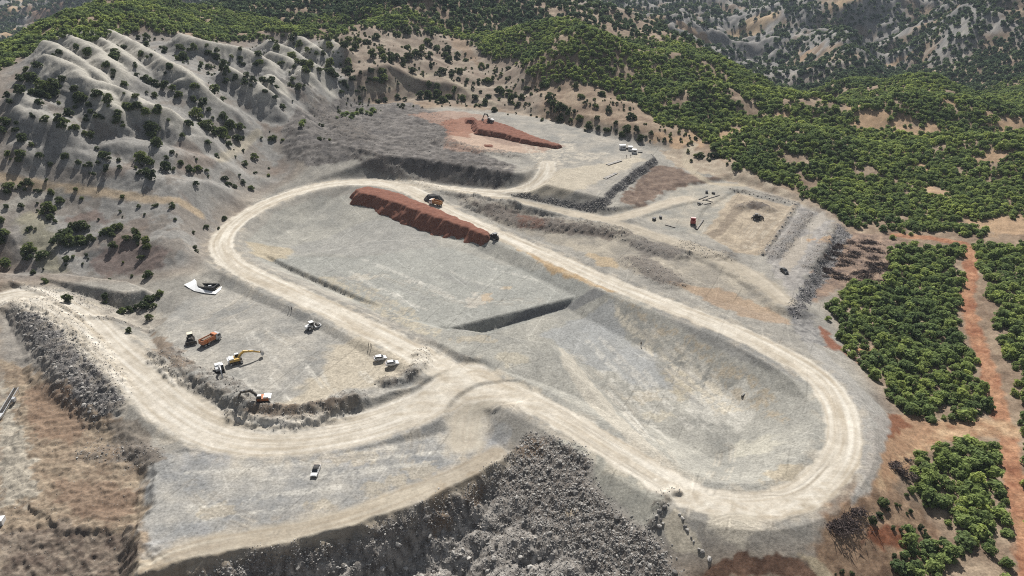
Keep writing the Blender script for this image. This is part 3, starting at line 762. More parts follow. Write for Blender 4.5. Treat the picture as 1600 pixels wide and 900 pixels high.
# ------------------------------------------------------------------ materials
MATS = {}
def principled(name, color, rough=0.8, metal=0.0, spec=0.3):
    m = bpy.data.materials.new(name)
    m.use_nodes = True
    b = m.node_tree.nodes['Principled BSDF']
    b.inputs['Base Color'].default_value = (*color, 1)
    b.inputs['Roughness'].default_value = rough
    b.inputs['Metallic'].default_value = metal
    b.inputs['Specular IOR Level'].default_value = spec
    return m
def worn(name, color, rough=0.55, metal=0.0, dirt=(0.30, 0.25, 0.19), amount=0.45, scale=1.3, spec=0.4):
    """paint or metal under site dust: noise-broken dirt over the colour"""
    m = principled(name, color, rough, metal, spec)
    nt = m.node_tree; N = nt.nodes; L = nt.links
    b = N['Principled BSDF']
    tc = N.new('ShaderNodeTexCoord'); nz = N.new('ShaderNodeTexNoise'); nz.inputs['Scale'].default_value = scale; nz.inputs['Detail'].default_value = 6
    rp = N.new('ShaderNodeValToRGB'); rp.color_ramp.elements[0].position = 0.42; rp.color_ramp.elements[1].position = 0.72
    rp.color_ramp.elements[1].color = (amount, amount, amount, 1)
    mx = N.new('ShaderNodeMix'); mx.data_type = 'RGBA'
    mx.inputs[6].default_value = (*color, 1); mx.inputs[7].default_value = (*dirt, 1)
    L.new(tc.outputs['Object'], nz.inputs['Vector']); L.new(nz.outputs[0], rp.inputs[0]); L.new(rp.outputs[0], mx.inputs[0]); L.new(mx.outputs[2], b.inputs['Base Color'])
    MATS[name] = m
    return m
def ground_material():
    m = principled('earth', (0.4, 0.4, 0.4), 0.95, 0, 0.1)
    nt = m.node_tree; N = nt.nodes; L = nt.links
    b = N['Principled BSDF']
    at_ = N.new('ShaderNodeAttribute'); at_.attribute_name = 'Col'
    # alpha carries how coarse the surface is: low on compacted haul roads
    geo_ = N.new('ShaderNodeNewGeometry')
    def noise(scale, detail, rough=0.6):
        n = N.new('ShaderNodeTexNoise'); n.inputs['Scale'].default_value = scale; n.inputs['Detail'].default_value = detail; n.inputs['Roughness'].default_value = rough
        L.new(geo_.outputs['Position'], n.inputs['Vector']); return n
    n1 = noise(1.5, 5, 0.72); n2 = noise(0.22, 5, 0.65)
    def streaks(rz, sx, sy):
        mp = N.new('ShaderNodeMapping'); mp.inputs['Rotation'].default_value = (0, 0, rz); mp.inputs['Scale'].default_value = (sx, sy, 0.5)
        L.new(geo_.outputs['Position'], mp.inputs['Vector'])
        n = N.new('ShaderNodeTexNoise'); n.inputs['Scale'].default_value = 1.0; n.inputs['Detail'].default_value = 4; n.inputs['Roughness'].default_value = 0.6; n.inputs['Distortion'].default_value = 2.5
        L.new(mp.outputs[0], n.inputs['Vector']); return n
    n3 = streaks(0.45, 0.10, 0.8); n4 = noise(0.55, 5, 0.7)
    def ramp(src, lo, hi, a, b_):
        r = N.new('ShaderNodeMapRange'); r.inputs[1].default_value = lo; r.inputs[2].default_value = hi; r.inputs[3].default_value = a; r.inputs[4].default_value = b_
        L.new(src, r.inputs[0]); return r.outputs[0]
    def mulf(a_, b_):
        m_ = N.new('ShaderNodeMath'); m_.operation = 'MULTIPLY'; L.new(a_, m_.inputs[0]); L.new(b_, m_.inputs[1]); return m_.outputs[0]
    v1 = ramp(n1.outputs[0], 0.3, 0.7, 0.66, 1.34); v2 = ramp(n2.outputs[0], 0.3, 0.7, 0.92, 1.08)
    v3 = ramp(n3.outputs[0], 0.35, 0.65, 0.92, 1.07); v4 = ramp(n4.outputs[0], 0.3, 0.7, 0.94, 1.06)
    stones = ramp(n1.outputs[0], 0.28, 0.36, 0.72, 1.0)
    tot0 = mulf(mulf(mulf(v1, v2), mulf(v3, v4)), stones)
    # thin wheel marks wandering over the worked ground
    tm = N.new('ShaderNodeAttribute'); tm.attribute_name = 'tracks'
    def tracks(rz, scale, dist_, lo, val, seedv):
        mp = N.new('ShaderNodeMapping'); mp.inputs['Rotation'].default_value = (0, 0, rz); mp.inputs['Location'].default_value = (seedv, seedv, 0)
        L.new(geo_.outputs['Position'], mp.inputs['Vector'])
        w = N.new('ShaderNodeTexWave'); w.inputs['Scale'].default_value = scale; w.inputs['Distortion'].default_value = dist_; w.inputs['Detail'].default_value = 2.0; w.inputs['Detail Scale'].default_value = 0.35
        L.new(mp.outputs[0], w.inputs['Vector'])
        line = ramp(w.outputs['Fac'], lo, 1.0, 0.0, 1.0)
        ms = N.new('ShaderNodeTexNoise'); ms.inputs['Scale'].default_value = 0.045; ms.inputs['Detail'].default_value = 2; L.new(mp.outputs[0], ms.inputs['Vector'])
        k = mulf(mulf(line, ramp(ms.outputs[0], 0.48, 0.58, 0.0, 1.0)), tm.outputs['Fac'])
        return ramp(k, 0.0, 1.0, 1.0, val)
    tt = mulf(mulf(tracks(0.45, 0.030, 3.5, 0.990, 0.78, 3), tracks(-0.6, 0.024, 4.0, 0.992, 1.22, 40)), mulf(tracks(1.1, 0.026, 5.0, 0.992, 0.80, 90), tracks(0.3, 0.034, 3.0, 0.988, 1.18, 140)))
    tot0 = mulf(tot0, tt)
    mxx = N.new('ShaderNodeMix'); mxx.data_type = 'FLOAT'; mxx.inputs[2].default_value = 1.0
    L.new(at_.outputs['Alpha'], mxx.inputs[0]); L.new(tot0, mxx.inputs[3])
    tot = mxx.outputs[0]
    vm = N.new('ShaderNodeVectorMath'); vm.operation = 'SCALE'; L.new(at_.outputs['Color'], vm.inputs[0]); L.new(tot, vm.inputs['Scale'])
    L.new(vm.outputs[0], b.inputs['Base Color'])
    bp = N.new('ShaderNodeBump'); bp.inputs['Strength'].default_value = 0.4; bp.inputs['Distance'].default_value = 0.25
    L.new(n1.outputs[0], bp.inputs['Height']); L.new(bp.outputs[0], b.inputs['Normal'])
    return m
M_EARTH = ground_material()

# ------------------------------------------------------------------ the ground sheet, split into the haul roads and the rest
TRK_M = np.clip(site * (1 - rub) * (1 - steep) * (1 - brownm) * (1 - berm_m), 0, 1)
def grid_object(name, facemask, mat):
    nr, nc = SHAPE
    idx = np.arange(nr * nc).reshape(nr, nc)
    q = np.stack([idx[:-1, :-1], idx[:-1, 1:], idx[1:, 1:], idx[1:, :-1]], -1).reshape(-1, 4)[facemask]
    used = np.unique(q)
    rm = np.full(nr * nc, -1, np.int64); rm[used] = np.arange(len(used))
    q = rm[q]
    me = bpy.data.meshes.new(name)
    me.vertices.add(len(used)); me.vertices.foreach_set('co', np.column_stack([X[used], Y[used], Z[used]]).astype(np.float32).ravel())
    me.loops.add(q.size); me.loops.foreach_set('vertex_index', q.ravel().astype(np.int32))
    me.polygons.add(len(q)); me.polygons.foreach_set('loop_start', np.arange(0, q.size, 4, dtype=np.int32)); me.polygons.foreach_set('loop_total', np.full(len(q), 4, np.int32))
    me.update(calc_edges=True)
    me.shade_smooth()
    ca = me.color_attributes.new('Col', 'FLOAT_COLOR', 'POINT')
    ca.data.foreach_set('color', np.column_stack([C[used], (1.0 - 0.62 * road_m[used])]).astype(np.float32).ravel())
    ta_ = me.attributes.new('tracks', 'FLOAT', 'POINT'); ta_.data.foreach_set('value', TRK_M[used].astype(np.float32))
    me.materials.append(mat)
    o = bpy.data.objects.new(name, me); COL.objects.link(o)
    o['kind'] = 'structure'
    return o
def facev(a):
    a = a.reshape(SHAPE)
    return (0.25 * (a[:-1, :-1] + a[:-1, 1:] + a[1:, 1:] + a[1:, :-1])).ravel()
fr = facev(road_m) > 0.5
fb = (facev(bas) > 0.5) & ~fr
o = grid_object('ground', ~(fr | fb), M_EARTH); o['label'] = 'bare graded earth and hills around the site'
o = grid_object('road', fr, M_EARTH); o['label'] = 'pale dusty haul roads around the basin'
o = grid_object('pond_basin', fb, M_EARTH); o['label'] = 'grey graded basin ringed by the pale road'
# ------------------------------------------------------------------ small helpers for things
def new_mesh(name, verts, faces, mats, mi=None, smooth=False):
    me = bpy.data.meshes.new(name)
    me.from_pydata([tuple(v) for v in verts], [], [tuple(f) for f in faces])
    for m in (mats if isinstance(mats, (list, tuple)) else [mats]):
        me.materials.append(m)
    if mi is not None:
        me.polygons.foreach_set('material_index', np.asarray(mi, np.int32))
    if smooth:
        me.shade_smooth()
    me.update()
    return me
def link(name, me, parent=None, loc=None, rotz=0.0, scale=1.0):
    o = bpy.data.objects.new(name, me); COL.objects.link(o)
    if parent is not None: o.parent = parent
    if loc is not None: o.location = loc
    o.rotation_euler[2] = rotz
    o.scale = (scale, scale, scale) if not isinstance(scale, (tuple, list)) else scale
    return o
def tag(o, label, cat, group=None):
    o['label'] = label; o['category'] = cat
    if group: o['group'] = group
    return o
def instancer(name, label, pts, scl, rot, idx, protos, tilt=None):
    """one mass of look-alikes nobody could count: points that carry shared meshes"""
    me = bpy.data.meshes.new(name)
    n = len(pts)
    me.vertices.add(n); me.vertices.foreach_set('co', np.asarray(pts, np.float32).ravel())
    for nm, tp, data in (('scl', 'FLOAT', scl), ('rz', 'FLOAT', rot), ('idx', 'INT', idx)):
        a = me.attributes.new(nm, tp, 'POINT')
        a.data.foreach_set('value', np.asarray(data, np.float32 if tp == 'FLOAT' else np.int32))
    o = bpy.data.objects.new(name, me); COL.objects.link(o)
    o['kind'] = 'stuff'; o['label'] = label
    pc = bpy.data.collections.new(name + '_shapes')
    for k, pm in enumerate(protos):
        po = bpy.data.objects.new(name + '_shape_%02d' % k, pm); pc.objects.link(po)
    ng = bpy.data.node_groups.new(name + '_scatter', 'GeometryNodeTree')
    ng.interface.new_socket('Geometry', in_out='INPUT', socket_type='NodeSocketGeometry')
    ng.interface.new_socket('Geometry', in_out='OUTPUT', socket_type='NodeSocketGeometry')
    N = ng.nodes; L = ng.links
    gi = N.new('NodeGroupInput'); go = N.new('NodeGroupOutput')
    ip = N.new('GeometryNodeInstanceOnPoints'); ci_ = N.new('GeometryNodeCollectionInfo')
    ci_.inputs['Collection'].default_value = pc; ci_.inputs['Separate Children'].default_value = True; ci_.inputs['Reset Children'].default_value = True
    def attr(nm, tp):
        a = N.new('GeometryNodeInputNamedAttribute'); a.data_type = tp; a.inputs[0].default_value = nm; return a.outputs[0]
    cx = N.new('ShaderNodeCombineXYZ'); L.new(attr('rz', 'FLOAT'), cx.inputs[2])
    e2r = N.new('FunctionNodeEulerToRotation'); L.new(cx.outputs[0], e2r.inputs[0])
    L.new(gi.outputs[0], ip.inputs['Points']); L.new(ci_.outputs[0], ip.inputs['Instance'])
    ip.inputs['Pick Instance'].default_value = True
    L.new(attr('idx', 'INT'), ip.inputs['Instance Index'])
    L.new(e2r.outputs[0], ip.inputs['Rotation'])
    cs = N.new('ShaderNodeCombineXYZ'); sa = attr('scl', 'FLOAT')
    for k in range(3): L.new(sa, cs.inputs[k])
    L.new(cs.outputs[0], ip.inputs['Scale'])
    L.new(ip.outputs[0], go.inputs[0])
    md = o.modifiers.new('scatter', 'NODES'); md.node_group = ng
    return o

# ------------------------------------------------------------------ trees
def leaf_material(name, c1, c2, c3):
    m = bpy.data.materials.new(name); m.use_nodes = True
    nt = m.node_tree; N = nt.nodes; L = nt.links
    for n in list(N): N.remove(n)
    out = N.new('ShaderNodeOutputMaterial')
    oi = N.new('ShaderNodeObjectInfo')
    rp = N.new('ShaderNodeValToRGB')
    rp.color_ramp.elements[0].color = (*c1, 1); rp.color_ramp.elements[1].color = (*c3, 1)
    e = rp.color_ramp.elements.new(0.55); e.color = (*c2, 1)
    L.new(oi.outputs['Random'], rp.inputs[0])
    geo_ = N.new('ShaderNodeNewGeometry')
    nz = N.new('ShaderNodeTexNoise'); nz.inputs['Scale'].default_value = 0.9; nz.inputs['Detail'].default_value = 3
    L.new(geo_.outputs['Position'], nz.inputs['Vector'])
    mr = N.new('ShaderNodeMapRange'); mr.inputs[1].default_value = 0.3; mr.inputs[2].default_value = 0.7; mr.inputs[3].default_value = 0.55; mr.inputs[4].default_value = 1.45
    L.new(nz.outputs[0], mr.inputs[0])
    # stands differ: patches of yellower and of darker, bluer growth
    pz = N.new('ShaderNodeTexNoise'); pz.inputs['Scale'].default_value = 0.028; pz.inputs['Detail'].default_value = 4; pz.inputs['Roughness'].default_value = 0.65
    L.new(geo_.outputs['Position'], pz.inputs['Vector'])
    pr_ = N.new('ShaderNodeValToRGB'); pr_.color_ramp.elements[0].position = 0.34; pr_.color_ramp.elements[1].position = 0.66
    pr_.color_ramp.elements[0].color = (0.66, 0.74, 0.84, 1); pr_.color_ramp.elements[1].color = (1.24, 1.24, 1.06, 1)
    L.new(pz.outputs[0], pr_.inputs[0])
    pm = N.new('ShaderNodeVectorMath'); pm.operation = 'MULTIPLY'; L.new(rp.outputs[0], pm.inputs[0]); L.new(pr_.outputs[0], pm.inputs[1])
    vm = N.new('ShaderNodeVectorMath'); vm.operation = 'SCALE'; L.new(pm.outputs[0], vm.inputs[0]); L.new(mr.outputs[0], vm.inputs['Scale'])
    df = N.new('ShaderNodeBsdfDiffuse'); tr = N.new('ShaderNodeBsdfTranslucent'); mx = N.new('ShaderNodeMixShader'); mx.inputs[0].default_value = 0.5
    L.new(vm.outputs[0], df.inputs[0]); L.new(vm.outputs[0], tr.inputs[0])
    L.new(df.outputs[0], mx.inputs[1]); L.new(tr.outputs[0], mx.inputs[2]); L.new(mx.outputs[0], out.inputs[0])
    return m
M_LEAF = leaf_material('oak_leaves', (0.175, 0.22, 0.098), (0.25, 0.305, 0.118), (0.36, 0.405, 0.14))
M_BUSH = leaf_material('dry_bush_leaves', (0.080, 0.095, 0.050), (0.110, 0.132, 0.062), (0.165, 0.190, 0.072))
M_FAR = leaf_material('far_hazed_leaves', (0.085, 0.115, 0.070), (0.120, 0.158, 0.088), (0.175, 0.212, 0.105))  # darker, bluer than the near oaks: distance haze put into the colour
M_BARK = worn('bark', (0.09, 0.07, 0.055), 0.9, 0, (0.05, 0.04, 0.03), 0.6, 6)

def crown_mesh(name, seed, cards, size, mat, low=0.18, squash=0.8, lobes=9):
    """crown of radius 1 about (0,0,~0.85): leaf clumps on and in a handful of lobes"""
    r = np.random.default_rng(seed)
    lc = []
    for k in range(lobes):
        a = r.uniform(0, 2 * np.pi); q = r.uniform(0.25, 0.66) if k else 0
        if k > lobes - 4: lc.append((0.5 * np.cos(a), 0.5 * np.sin(a), 0.22, 0.38)); continue
        lc.append((q * np.cos(a), q * np.sin(a), r.uniform(0.30, 0.95) if k else 0.75, r.uniform(0.30, 0.52) if k else 0.6))
    lc = np.array(lc); lc[:, 0] *= r.uniform(0.75, 1.2); lc[:, 2] *= r.uniform(0.8, 1.25)
    V = []; Fc = []
    w = lc[:, 3] ** 2; w /= w.sum()
    ks = r.choice(len(lc), cards, p=w)
    for k in ks:
        d = r.normal(size=3); d /= np.linalg.norm(d)
        if d[2] < -0.5: d[2] *= -1
        rad = lc[k, 3] * r.uniform(0.72, 1.04)
        c = lc[k, :3] + d * rad * np.array([1, 1, squash])
        if c[2] < low: c[2] = low + r.uniform(0, 0.12)
        nrm = d + np.array([0, 0, 0.55]) + r.normal(size=3) * 0.5; nrm /= np.linalg.norm(nrm)
        t = np.cross(nrm, r.normal(size=3)); t /= np.linalg.norm(t); b = np.cross(nrm, t)
        s = size * r.uniform(0.6, 1.35)
        i = len(V)
        # a ragged leaf clump: bent pentagon
        V += [c + t * s, c + b * s * 0.75 + t * 0.2 * s + nrm * s * 0.25, c - t * s * 0.9 + b * s * 0.3, c - t * 0.55 * s - b * s * 0.7 + nrm * s * 0.2, c + t * 0.35 * s - b * s * 0.85]
        Fc += [(i, i + 1, i + 2), (i, i + 2, i + 3), (i, i + 3, i + 4)]
    return new_mesh(name, V, Fc, mat)

def trunk_mesh(name, seed, mat):
    r = np.random.default_rng(seed)
    V = []; Fc = []
    def limb(p, q, r0, r1, n=5):
        p = np.array(p, float); q = np.array(q, float)
        d = q - p; d /= np.linalg.norm(d)
        u = np.cross(d, [0.3, 1, 0.1]); u /= np.linalg.norm(u); v = np.cross(d, u)
        i = len(V)
        for c, rr in ((p, r0), (q, r1)):
            for k in range(n):
                a = 2 * np.pi * k / n
                V.append(c + rr * (np.cos(a) * u + np.sin(a) * v))
        for k in range(n):
            Fc.append((i + k, i + (k + 1) % n, i + n + (k + 1) % n, i + n + k))
    m = np.array([r.uniform(-.06, .06), r.uniform(-.06, .06), 0.45])
    limb((0, 0, -0.15), m, 0.085, 0.06)
    for k in range(4):
        a = k * 1.57 + r.uniform(-.4, .4)
        limb(m - [0, 0, 0.04 * k], (0.42 * np.cos(a), 0.42 * np.sin(a), r.uniform(0.75, 1.0)), 0.045, 0.015, 4)
    return new_mesh(name, V, Fc, mat)

def whole(name, crown, trunk):
    """crown and trunk joined for the uncountable mass"""
    me = bpy.data.meshes.new(name); bm = bmesh.new()
    bm.from_mesh(crown); n0 = len(bm.faces); bm.from_mesh(trunk)
    bm.faces.ensure_lookup_table()
    for f in bm.faces[n0:]: f.material_index = 1
    bm.to_mesh(me); bm.free()
    me.materials.append(crown.materials[0]); me.materials.append(trunk.materials[0])
    return me
N_VAR = 8
OAKC = [crown_mesh('crown_oak_%d' % k, 50 + k, 210, 0.18, M_LEAF, 0.05) for k in range(N_VAR)]
BUSHC = [crown_mesh('crown_bush_%d' % k, 80 + k, 190, 0.18, M_BUSH, 0.05, 0.75, 7) for k in range(N_VAR)]
TRUNKS = [trunk_mesh('trunk_%d' % k, 90 + k, M_BARK) for k in range(N_VAR)]
OAKW = [whole('oak_%d' % k, OAKC[k], TRUNKS[k]) for k in range(N_VAR)]
FARC = [crown_mesh('crown_far_%d' % k, 70 + k, 80, 0.30, M_FAR, 0.1, 0.8, 6) for k in range(4)]
FARB = [crown_mesh('crown_farbush_%d' % k, 76 + k, 80, 0.30, M_BUSH, 0.1, 0.8, 6) for k in range(3)]

# where trees stand
dens = np.zeros(X.size)
FOREST = [
 ([(-40,120),(0,108),(50,82),(100,68),(150,60),(200,44),(260,50),(330,57),(400,58),(460,48),(430,20),(300,-10),(180,-5),(90,36),(0,92),(-40,110)], 1.0),
 ([(470,36),(560,44),(640,36),(700,44),(722,62),(748,88),(800,97),(840,95),(832,112),(848,132),(900,128),(960,152),(1000,165),(1012,188),(1080,203),(1118,230),(1140,252),(1190,285),(1250,302),(1290,332),(1330,358),(1400,366),(1500,368),(1530,372),(1530,345),(1640,345),(1640,110),(1400,125),(1270,160),(1250,150),(1100,88),(900,33),(780,-5),(560,-5)], 1.0),
 ([(1528,385),(1640,372),(1640,720),(1600,700),(1580,610),(1562,520),(1532,430)], 1.0),
 ([(1265,480),(1300,452),(1390,442),(1402,412),(1390,386),(1425,376),(1500,392),(1498,500),(1533,570),(1545,655),(1480,665),(1400,638),(1345,560),(1292,520)], 1.0),
 ([(1392,745),(1430,690),(1470,686),(1520,690),(1552,700),(1576,830),(1592,905),(1410,905),(1440,862),(1480,850),(1470,800),(1425,775)], 1.0),
]
for k, (pp, v) in enumerate(FOREST):
    dens = np.maximum(dens, v * zmask(zone(pp, zg=Z), 1.6, 6.5, 20, 20 + k))
dens = np.maximum(dens, wild * sstep(430, 470, Y) * (1 - sstep(900, 1000, Y)) * (1 - np.clip(bad * 1.6, 0, 1)) * (1 - np.clip(OPENH * 1.4, 0, 1)))
dens = np.maximum(dens, far * sstep(-0.6, 0.3, n_big * 0.9 - 0.8 * rf + 0.52))
dens *= 1 - 0.6 * fgrey * sstep(-0.6, 0.2, rf)
dens = np.maximum(dens, wild * ((X > 0.72 * Y + 30) | ((X < -0.72 * Y - 30) & (Y > 420))) * 0.7)                        # the wood goes on out of frame
dens *= 1 - 0.9 * sstep(0.28, 0.5, fbm(X, Y, 26, 4, 140)) * (1 - sstep(700, 900, Y)) * sstep(320, 420, dist)     # gaps
dens *= (1 - np.clip(tk * 1.5, 0, 1)) * (1 - np.clip(tk2 * 1.5, 0, 1)) * (1 - site)
for (px, py, rx, ry) in [(1360,185,11,15),(1370,195,20,8),(1560,160,16,9),(1580,195,15,11),(1435,262,11,6),(1465,300,6,11),(1575,350,24,10),(1480,160,9,6),(1430,205,22,8),(1420,415,10,3),(1230,185,8,10),(1545,245,14,6),(1360,550,6,3),(1250,95,22,7),(1395,100,26,6),(1080,52,34,12),(155,48,8,6),(880,60,14,8),(960,55,14,8),(1480,640,4,3),(1525,745,4,3)]:
    dens *= 1 - blob(px, py, rx, ry, int(px) + 5)
slope_tan = grad
trees = []   # x, y, z, r, kind(0 oak), px, py, apparent
def scatter(y0, y1, cell, rlo, rhi, seed):
    r = np.random.default_rng(seed)
    hw = halfw(y1) * 1.12 + 40
    gx, gy = np.meshgrid(np.arange(-hw, hw, cell), np.arange(y0, y1, cell))
    gx = gx.ravel() + r.uniform(-.45, .45, gx.size) * cell; gy = gy.ravel() + r.uniform(-.45, .45, gy.size) * cell
    k = np.abs(gx) < halfw(gy) * 1.12 + 30
    gx, gy = gx[k], gy[k]
    d = grid_sample(dens, gx, gy)
    k = r.random(gx.size) < d * 0.92
    gx, gy = gx[k], gy[k]
    rr = rlo * 0.55 + (rhi * 1.25 - rlo * 0.55) * r.beta(2.2, 2.6, gx.size)
    return np.column_stack([gx, gy, zat(gx, gy), rr])
def to_px(p):
    dx, dy, dz = p[:, 0], p[:, 1], p[:, 2] - H
    f = dy * CP - dz * SP; v = dy * SP + dz * CP
    return np.column_stack([800 + F * dx / f, 450 - F * v / f, f])
oaks = np.vstack([scatter(100, 420, 2.4, 1.1, 2.25, 1), scatter(420, 760, 3.1, 1.5, 2.6, 2)])
faroak = np.vstack([scatter(760, 1150, 5.6, 2.3, 3.6, 3), scatter(1150, 1700, 8.0, 2.8, 4.4, 4), scatter(1700, 2500, 13.0, 3.5, 5.5, 5)])

# bushes that can be picked out one by one on the bare slopes (centre of the crown and radius in the photo)
def zs(base, s, L):
    return [(base[0] + x / s, base[1] + y / s, r_) for x, y, r_ in L]
BUSH_PX = zs((0, 0), 4, [(235,400,12),(553,325,10),(370,320,8),(480,290,8),(720,340,16),(775,290,8),(885,335,8),(945,340,5),(920,235,9),(920,275,7),(660,400,9),(715,445,8),(850,410,5),(855,460,6),(1035,310,9),(1130,290,9),(1215,295,9),(1150,350,12),(1300,320,9),(1360,350,10),(1060,400,9),(1400,400,10),(1260,400,8),(1310,410,8),(1420,430,8),(1500,300,6),(1500,355,7),(1520,395,6),(1450,350,5),(1475,480,7),(1415,500,8),(1220,530,10),(1035,455,4),(780,520,8),(845,590,8),(870,650,10),(800,650,14),(680,615,11),(600,580,11),(470,545,10),(500,610,13),(350,520,14),(270,545,16),(210,475,14),(250,570,14),(330,570,12),(120,480,8),(170,425,8),(50,590,7),(65,630,7),(125,560,11),(250,630,9),(205,720,6),(430,700,9),(400,760,14),(370,740,10),(290,740,8),(480,790,9),(565,695,6),(540,740,7),(605,715,8),(555,650,6),(740,700,10),(735,750,10),(570,840,9),(35,750,12),(140,860,11),(20,800,10),(95,800,8),(920,490,10),(970,510,10),(1030,530,9),(1080,545,8),(1120,580,10),(970,590,8),(990,660,10),(910,690,10),(980,690,10),(1210,610,10),(1270,640,11),(1230,700,16),(1180,760,12),(1300,780,16),(1380,800,18),(1440,770,14),(1400,720,12),(1500,780,12),(1340,560,12),(1400,840,14),(1480,850,12),(960,790,14),(940,830,12),(980,880,14),(1140,840,6),(1300,880,8),(1540,470,8),(1580,490,10),(1530,510,8)])
BUSH_PX += zs((400, 0), 4, [(20,330,8),(15,380,10),(130,290,10),(170,220,6),(100,240,8),(220,235,9),(320,305,8),(270,275,9),(230,340,10),(280,380,12),(330,390,14),(310,430,12),(380,330,6),(420,330,7),(395,430,7),(460,390,14),(470,440,12),(490,460,12),(320,210,9),(450,230,10),(500,240,8),(460,280,10),(580,240,10),(620,280,14),(560,270,12),(640,240,8),(690,255,8),(755,220,11),(730,330,12),(780,310,10),(840,330,14),(850,370,10),(800,350,12),(880,350,9),(950,290,9),(960,340,12),(1000,330,10),(920,370,8),(980,430,11),(1040,300,10),(1070,250,10),(1090,340,10),(1130,290,9),(1100,210,7),(1200,300,13),(1190,340,9),(1260,345,8),(1210,370,9),(1310,370,7),(1230,170,7),(1245,205,4),(1105,180,6),(940,190,9),(885,210,9),(1010,185,5),(1095,400,5),(1160,430,11),(1280,440,9),(1220,465,6),(1265,490,6),(1320,500,7),(1390,500,6),(1410,410,8),(1445,405,5),(1490,440,5),(1530,460,6),(1450,490,10),(1480,490,7),(1570,490,6),(1575,420,6),(580,380,8),(585,430,10),(550,430,8),(560,510,9),(600,480,8),(655,450,6),(710,490,6),(750,490,9),(800,490,12),(790,440,10),(720,430,10),(670,550,6),(530,570,6),(570,540,6),(230,490,7),(210,525,6),(270,540,9),(170,660,8),(100,500,10),(50,490,9),(55,560,7),(165,390,5),(145,390,5),(240,410,7),(1030,590,11),(1080,580,12),(1130,580,13),(1170,610,13),(1200,590,10),(1080,520,8),(1130,530,9),(1240,560,9),(1290,610,10),(1370,600,9),(1430,640,8),(1490,675,9),(1450,590,9),(1520,560,11),(1580,570,11),(1590,610,10),(885,600,7),(930,615,6),(810,620,7),(770,630,6),(100,850,10),(165,870,5),(395,860,6),(460,870,4),(420,780,5)])
BUSH_PX += zs((0, 225), 4, [(130,50,11),(120,95,8),(250,60,9),(405,70,8),(490,110,6),(560,120,8),(665,150,9),(665,70,11),(640,50,7),(750,140,6),(745,95,5),(880,70,14),(930,100,12),(920,160,11),(945,190,12),(880,170,7),(1035,140,12),(1040,80,6),(1080,45,6),(1130,110,7),(1185,140,7),(1240,140,9),(1230,90,4),(1225,240,7),(1190,160,8),(1410,210,8),(1420,240,7),(1465,260,6),(1520,230,7),(1570,265,8),(1530,120,8),(1590,70,10),(1495,190,4),(1355,65,6),(45,250,12),(125,260,5),(180,235,11),(765,325,6),(1075,380,8),(375,345,11),(300,400,14),(320,450,9),(400,540,16),(470,510,16),(520,500,14),(380,600,14),(440,600,16),(500,590,14),(560,580,7),(420,710,9),(660,530,13),(740,510,12),(700,560,8),(710,630,9),(850,550,13),(790,580,9),(910,600,10),(930,630,9),(925,810,11),(190,520,6),(170,540,4),(190,650,13),(160,690,11),(270,680,12),(240,710,7),(40,730,14),(20,560,12),(10,470,8),(5,600,10),(210,800,6),(285,850,8)])
BUSH_PX += zs((0, 450), 4, [(425,65,10),(660,50,9),(900,95,13),(930,70,12),(960,50,10),(1000,20,10),(770,140,9),(815,125,10),(935,180,8),(810,260,8)])
BUSH_PX += zs((800, 0), 4, [(90,545,9),(70,410,6),(20,590,8),(40,640,8),(60,600,8),(270,640,14),(300,670,14),(240,600,12),(190,520,9),(140,465,7),(330,660,10),(350,700,8),(390,690,6),(455,640,6),(530,660,6),(605,680,11),(530,725,8),(570,580,9),(430,590,9),(400,530,8),(740,720,11),(650,760,8),(720,800,10),(780,800,10),(800,860,10),(690,830,9),(590,800,9),(480,780,10),(420,730,9),(540,790,9),(300,740,9),(370,745,7),(870,825,6),(1180,960,9),(1260,955,12),(1345,1020,4)])
BUSH_PX += zs((1200, 675), 4, [(1280,55,10),(860,385,5),(800,450,5),(890,485,6),(990,430,7),(720,420,12),(690,500,9),(650,540,10),(780,590,6),(950,590,7),(990,650,7),(940,740,6),(840,640,5),(1090,660,8),(460,870,5),(520,880,5),(790,770,4),(1040,710,5)])
bp_ = np.array(BUSH_PX, float)
hb = hits(np.column_stack([bp_[:, 0], bp_[:, 1] + 0.55 * bp_[:, 2]]), Z)
D_ = np.linalg.norm(hb - np.array([0, 0, H]), axis=1)
hr = bp_[:, 2] * D_ / F * 0.70
bushes = np.column_stack([hb, np.clip(hr, 0.7, 4.6)])
# companions so that the clumps are uneven, and bushes past the frame's edge
rb = np.random.default_rng(5)
ncomp = rb.random(len(bushes)) < 0.8
cmpx = bushes[ncomp].copy(); cmpx[:, 0] += rb.normal(size=len(cmpx)) * cmpx[:, 3] * 1.1; cmpx[:, 1] += rb.normal(size=len(cmpx)) * cmpx[:, 3] * 0.7; cmpx[:, 3] *= rb.uniform(0.35, 0.75, len(cmpx)); cmpx[:, 2] = zat(cmpx[:, 0], cmpx[:, 1])
ob = np.column_stack([rb.uniform(-480, -210, 160), rb.uniform(200, 520, 160)]); ob = ob[(np.abs(ob[:, 0]) > 0.82 * ob[:, 1] + 12) & (ob[:, 1] > 270)]
ob = np.column_stack([ob, zat(ob[:, 0], ob[:, 1]), rb.uniform(1.2, 2.6, len(ob))])

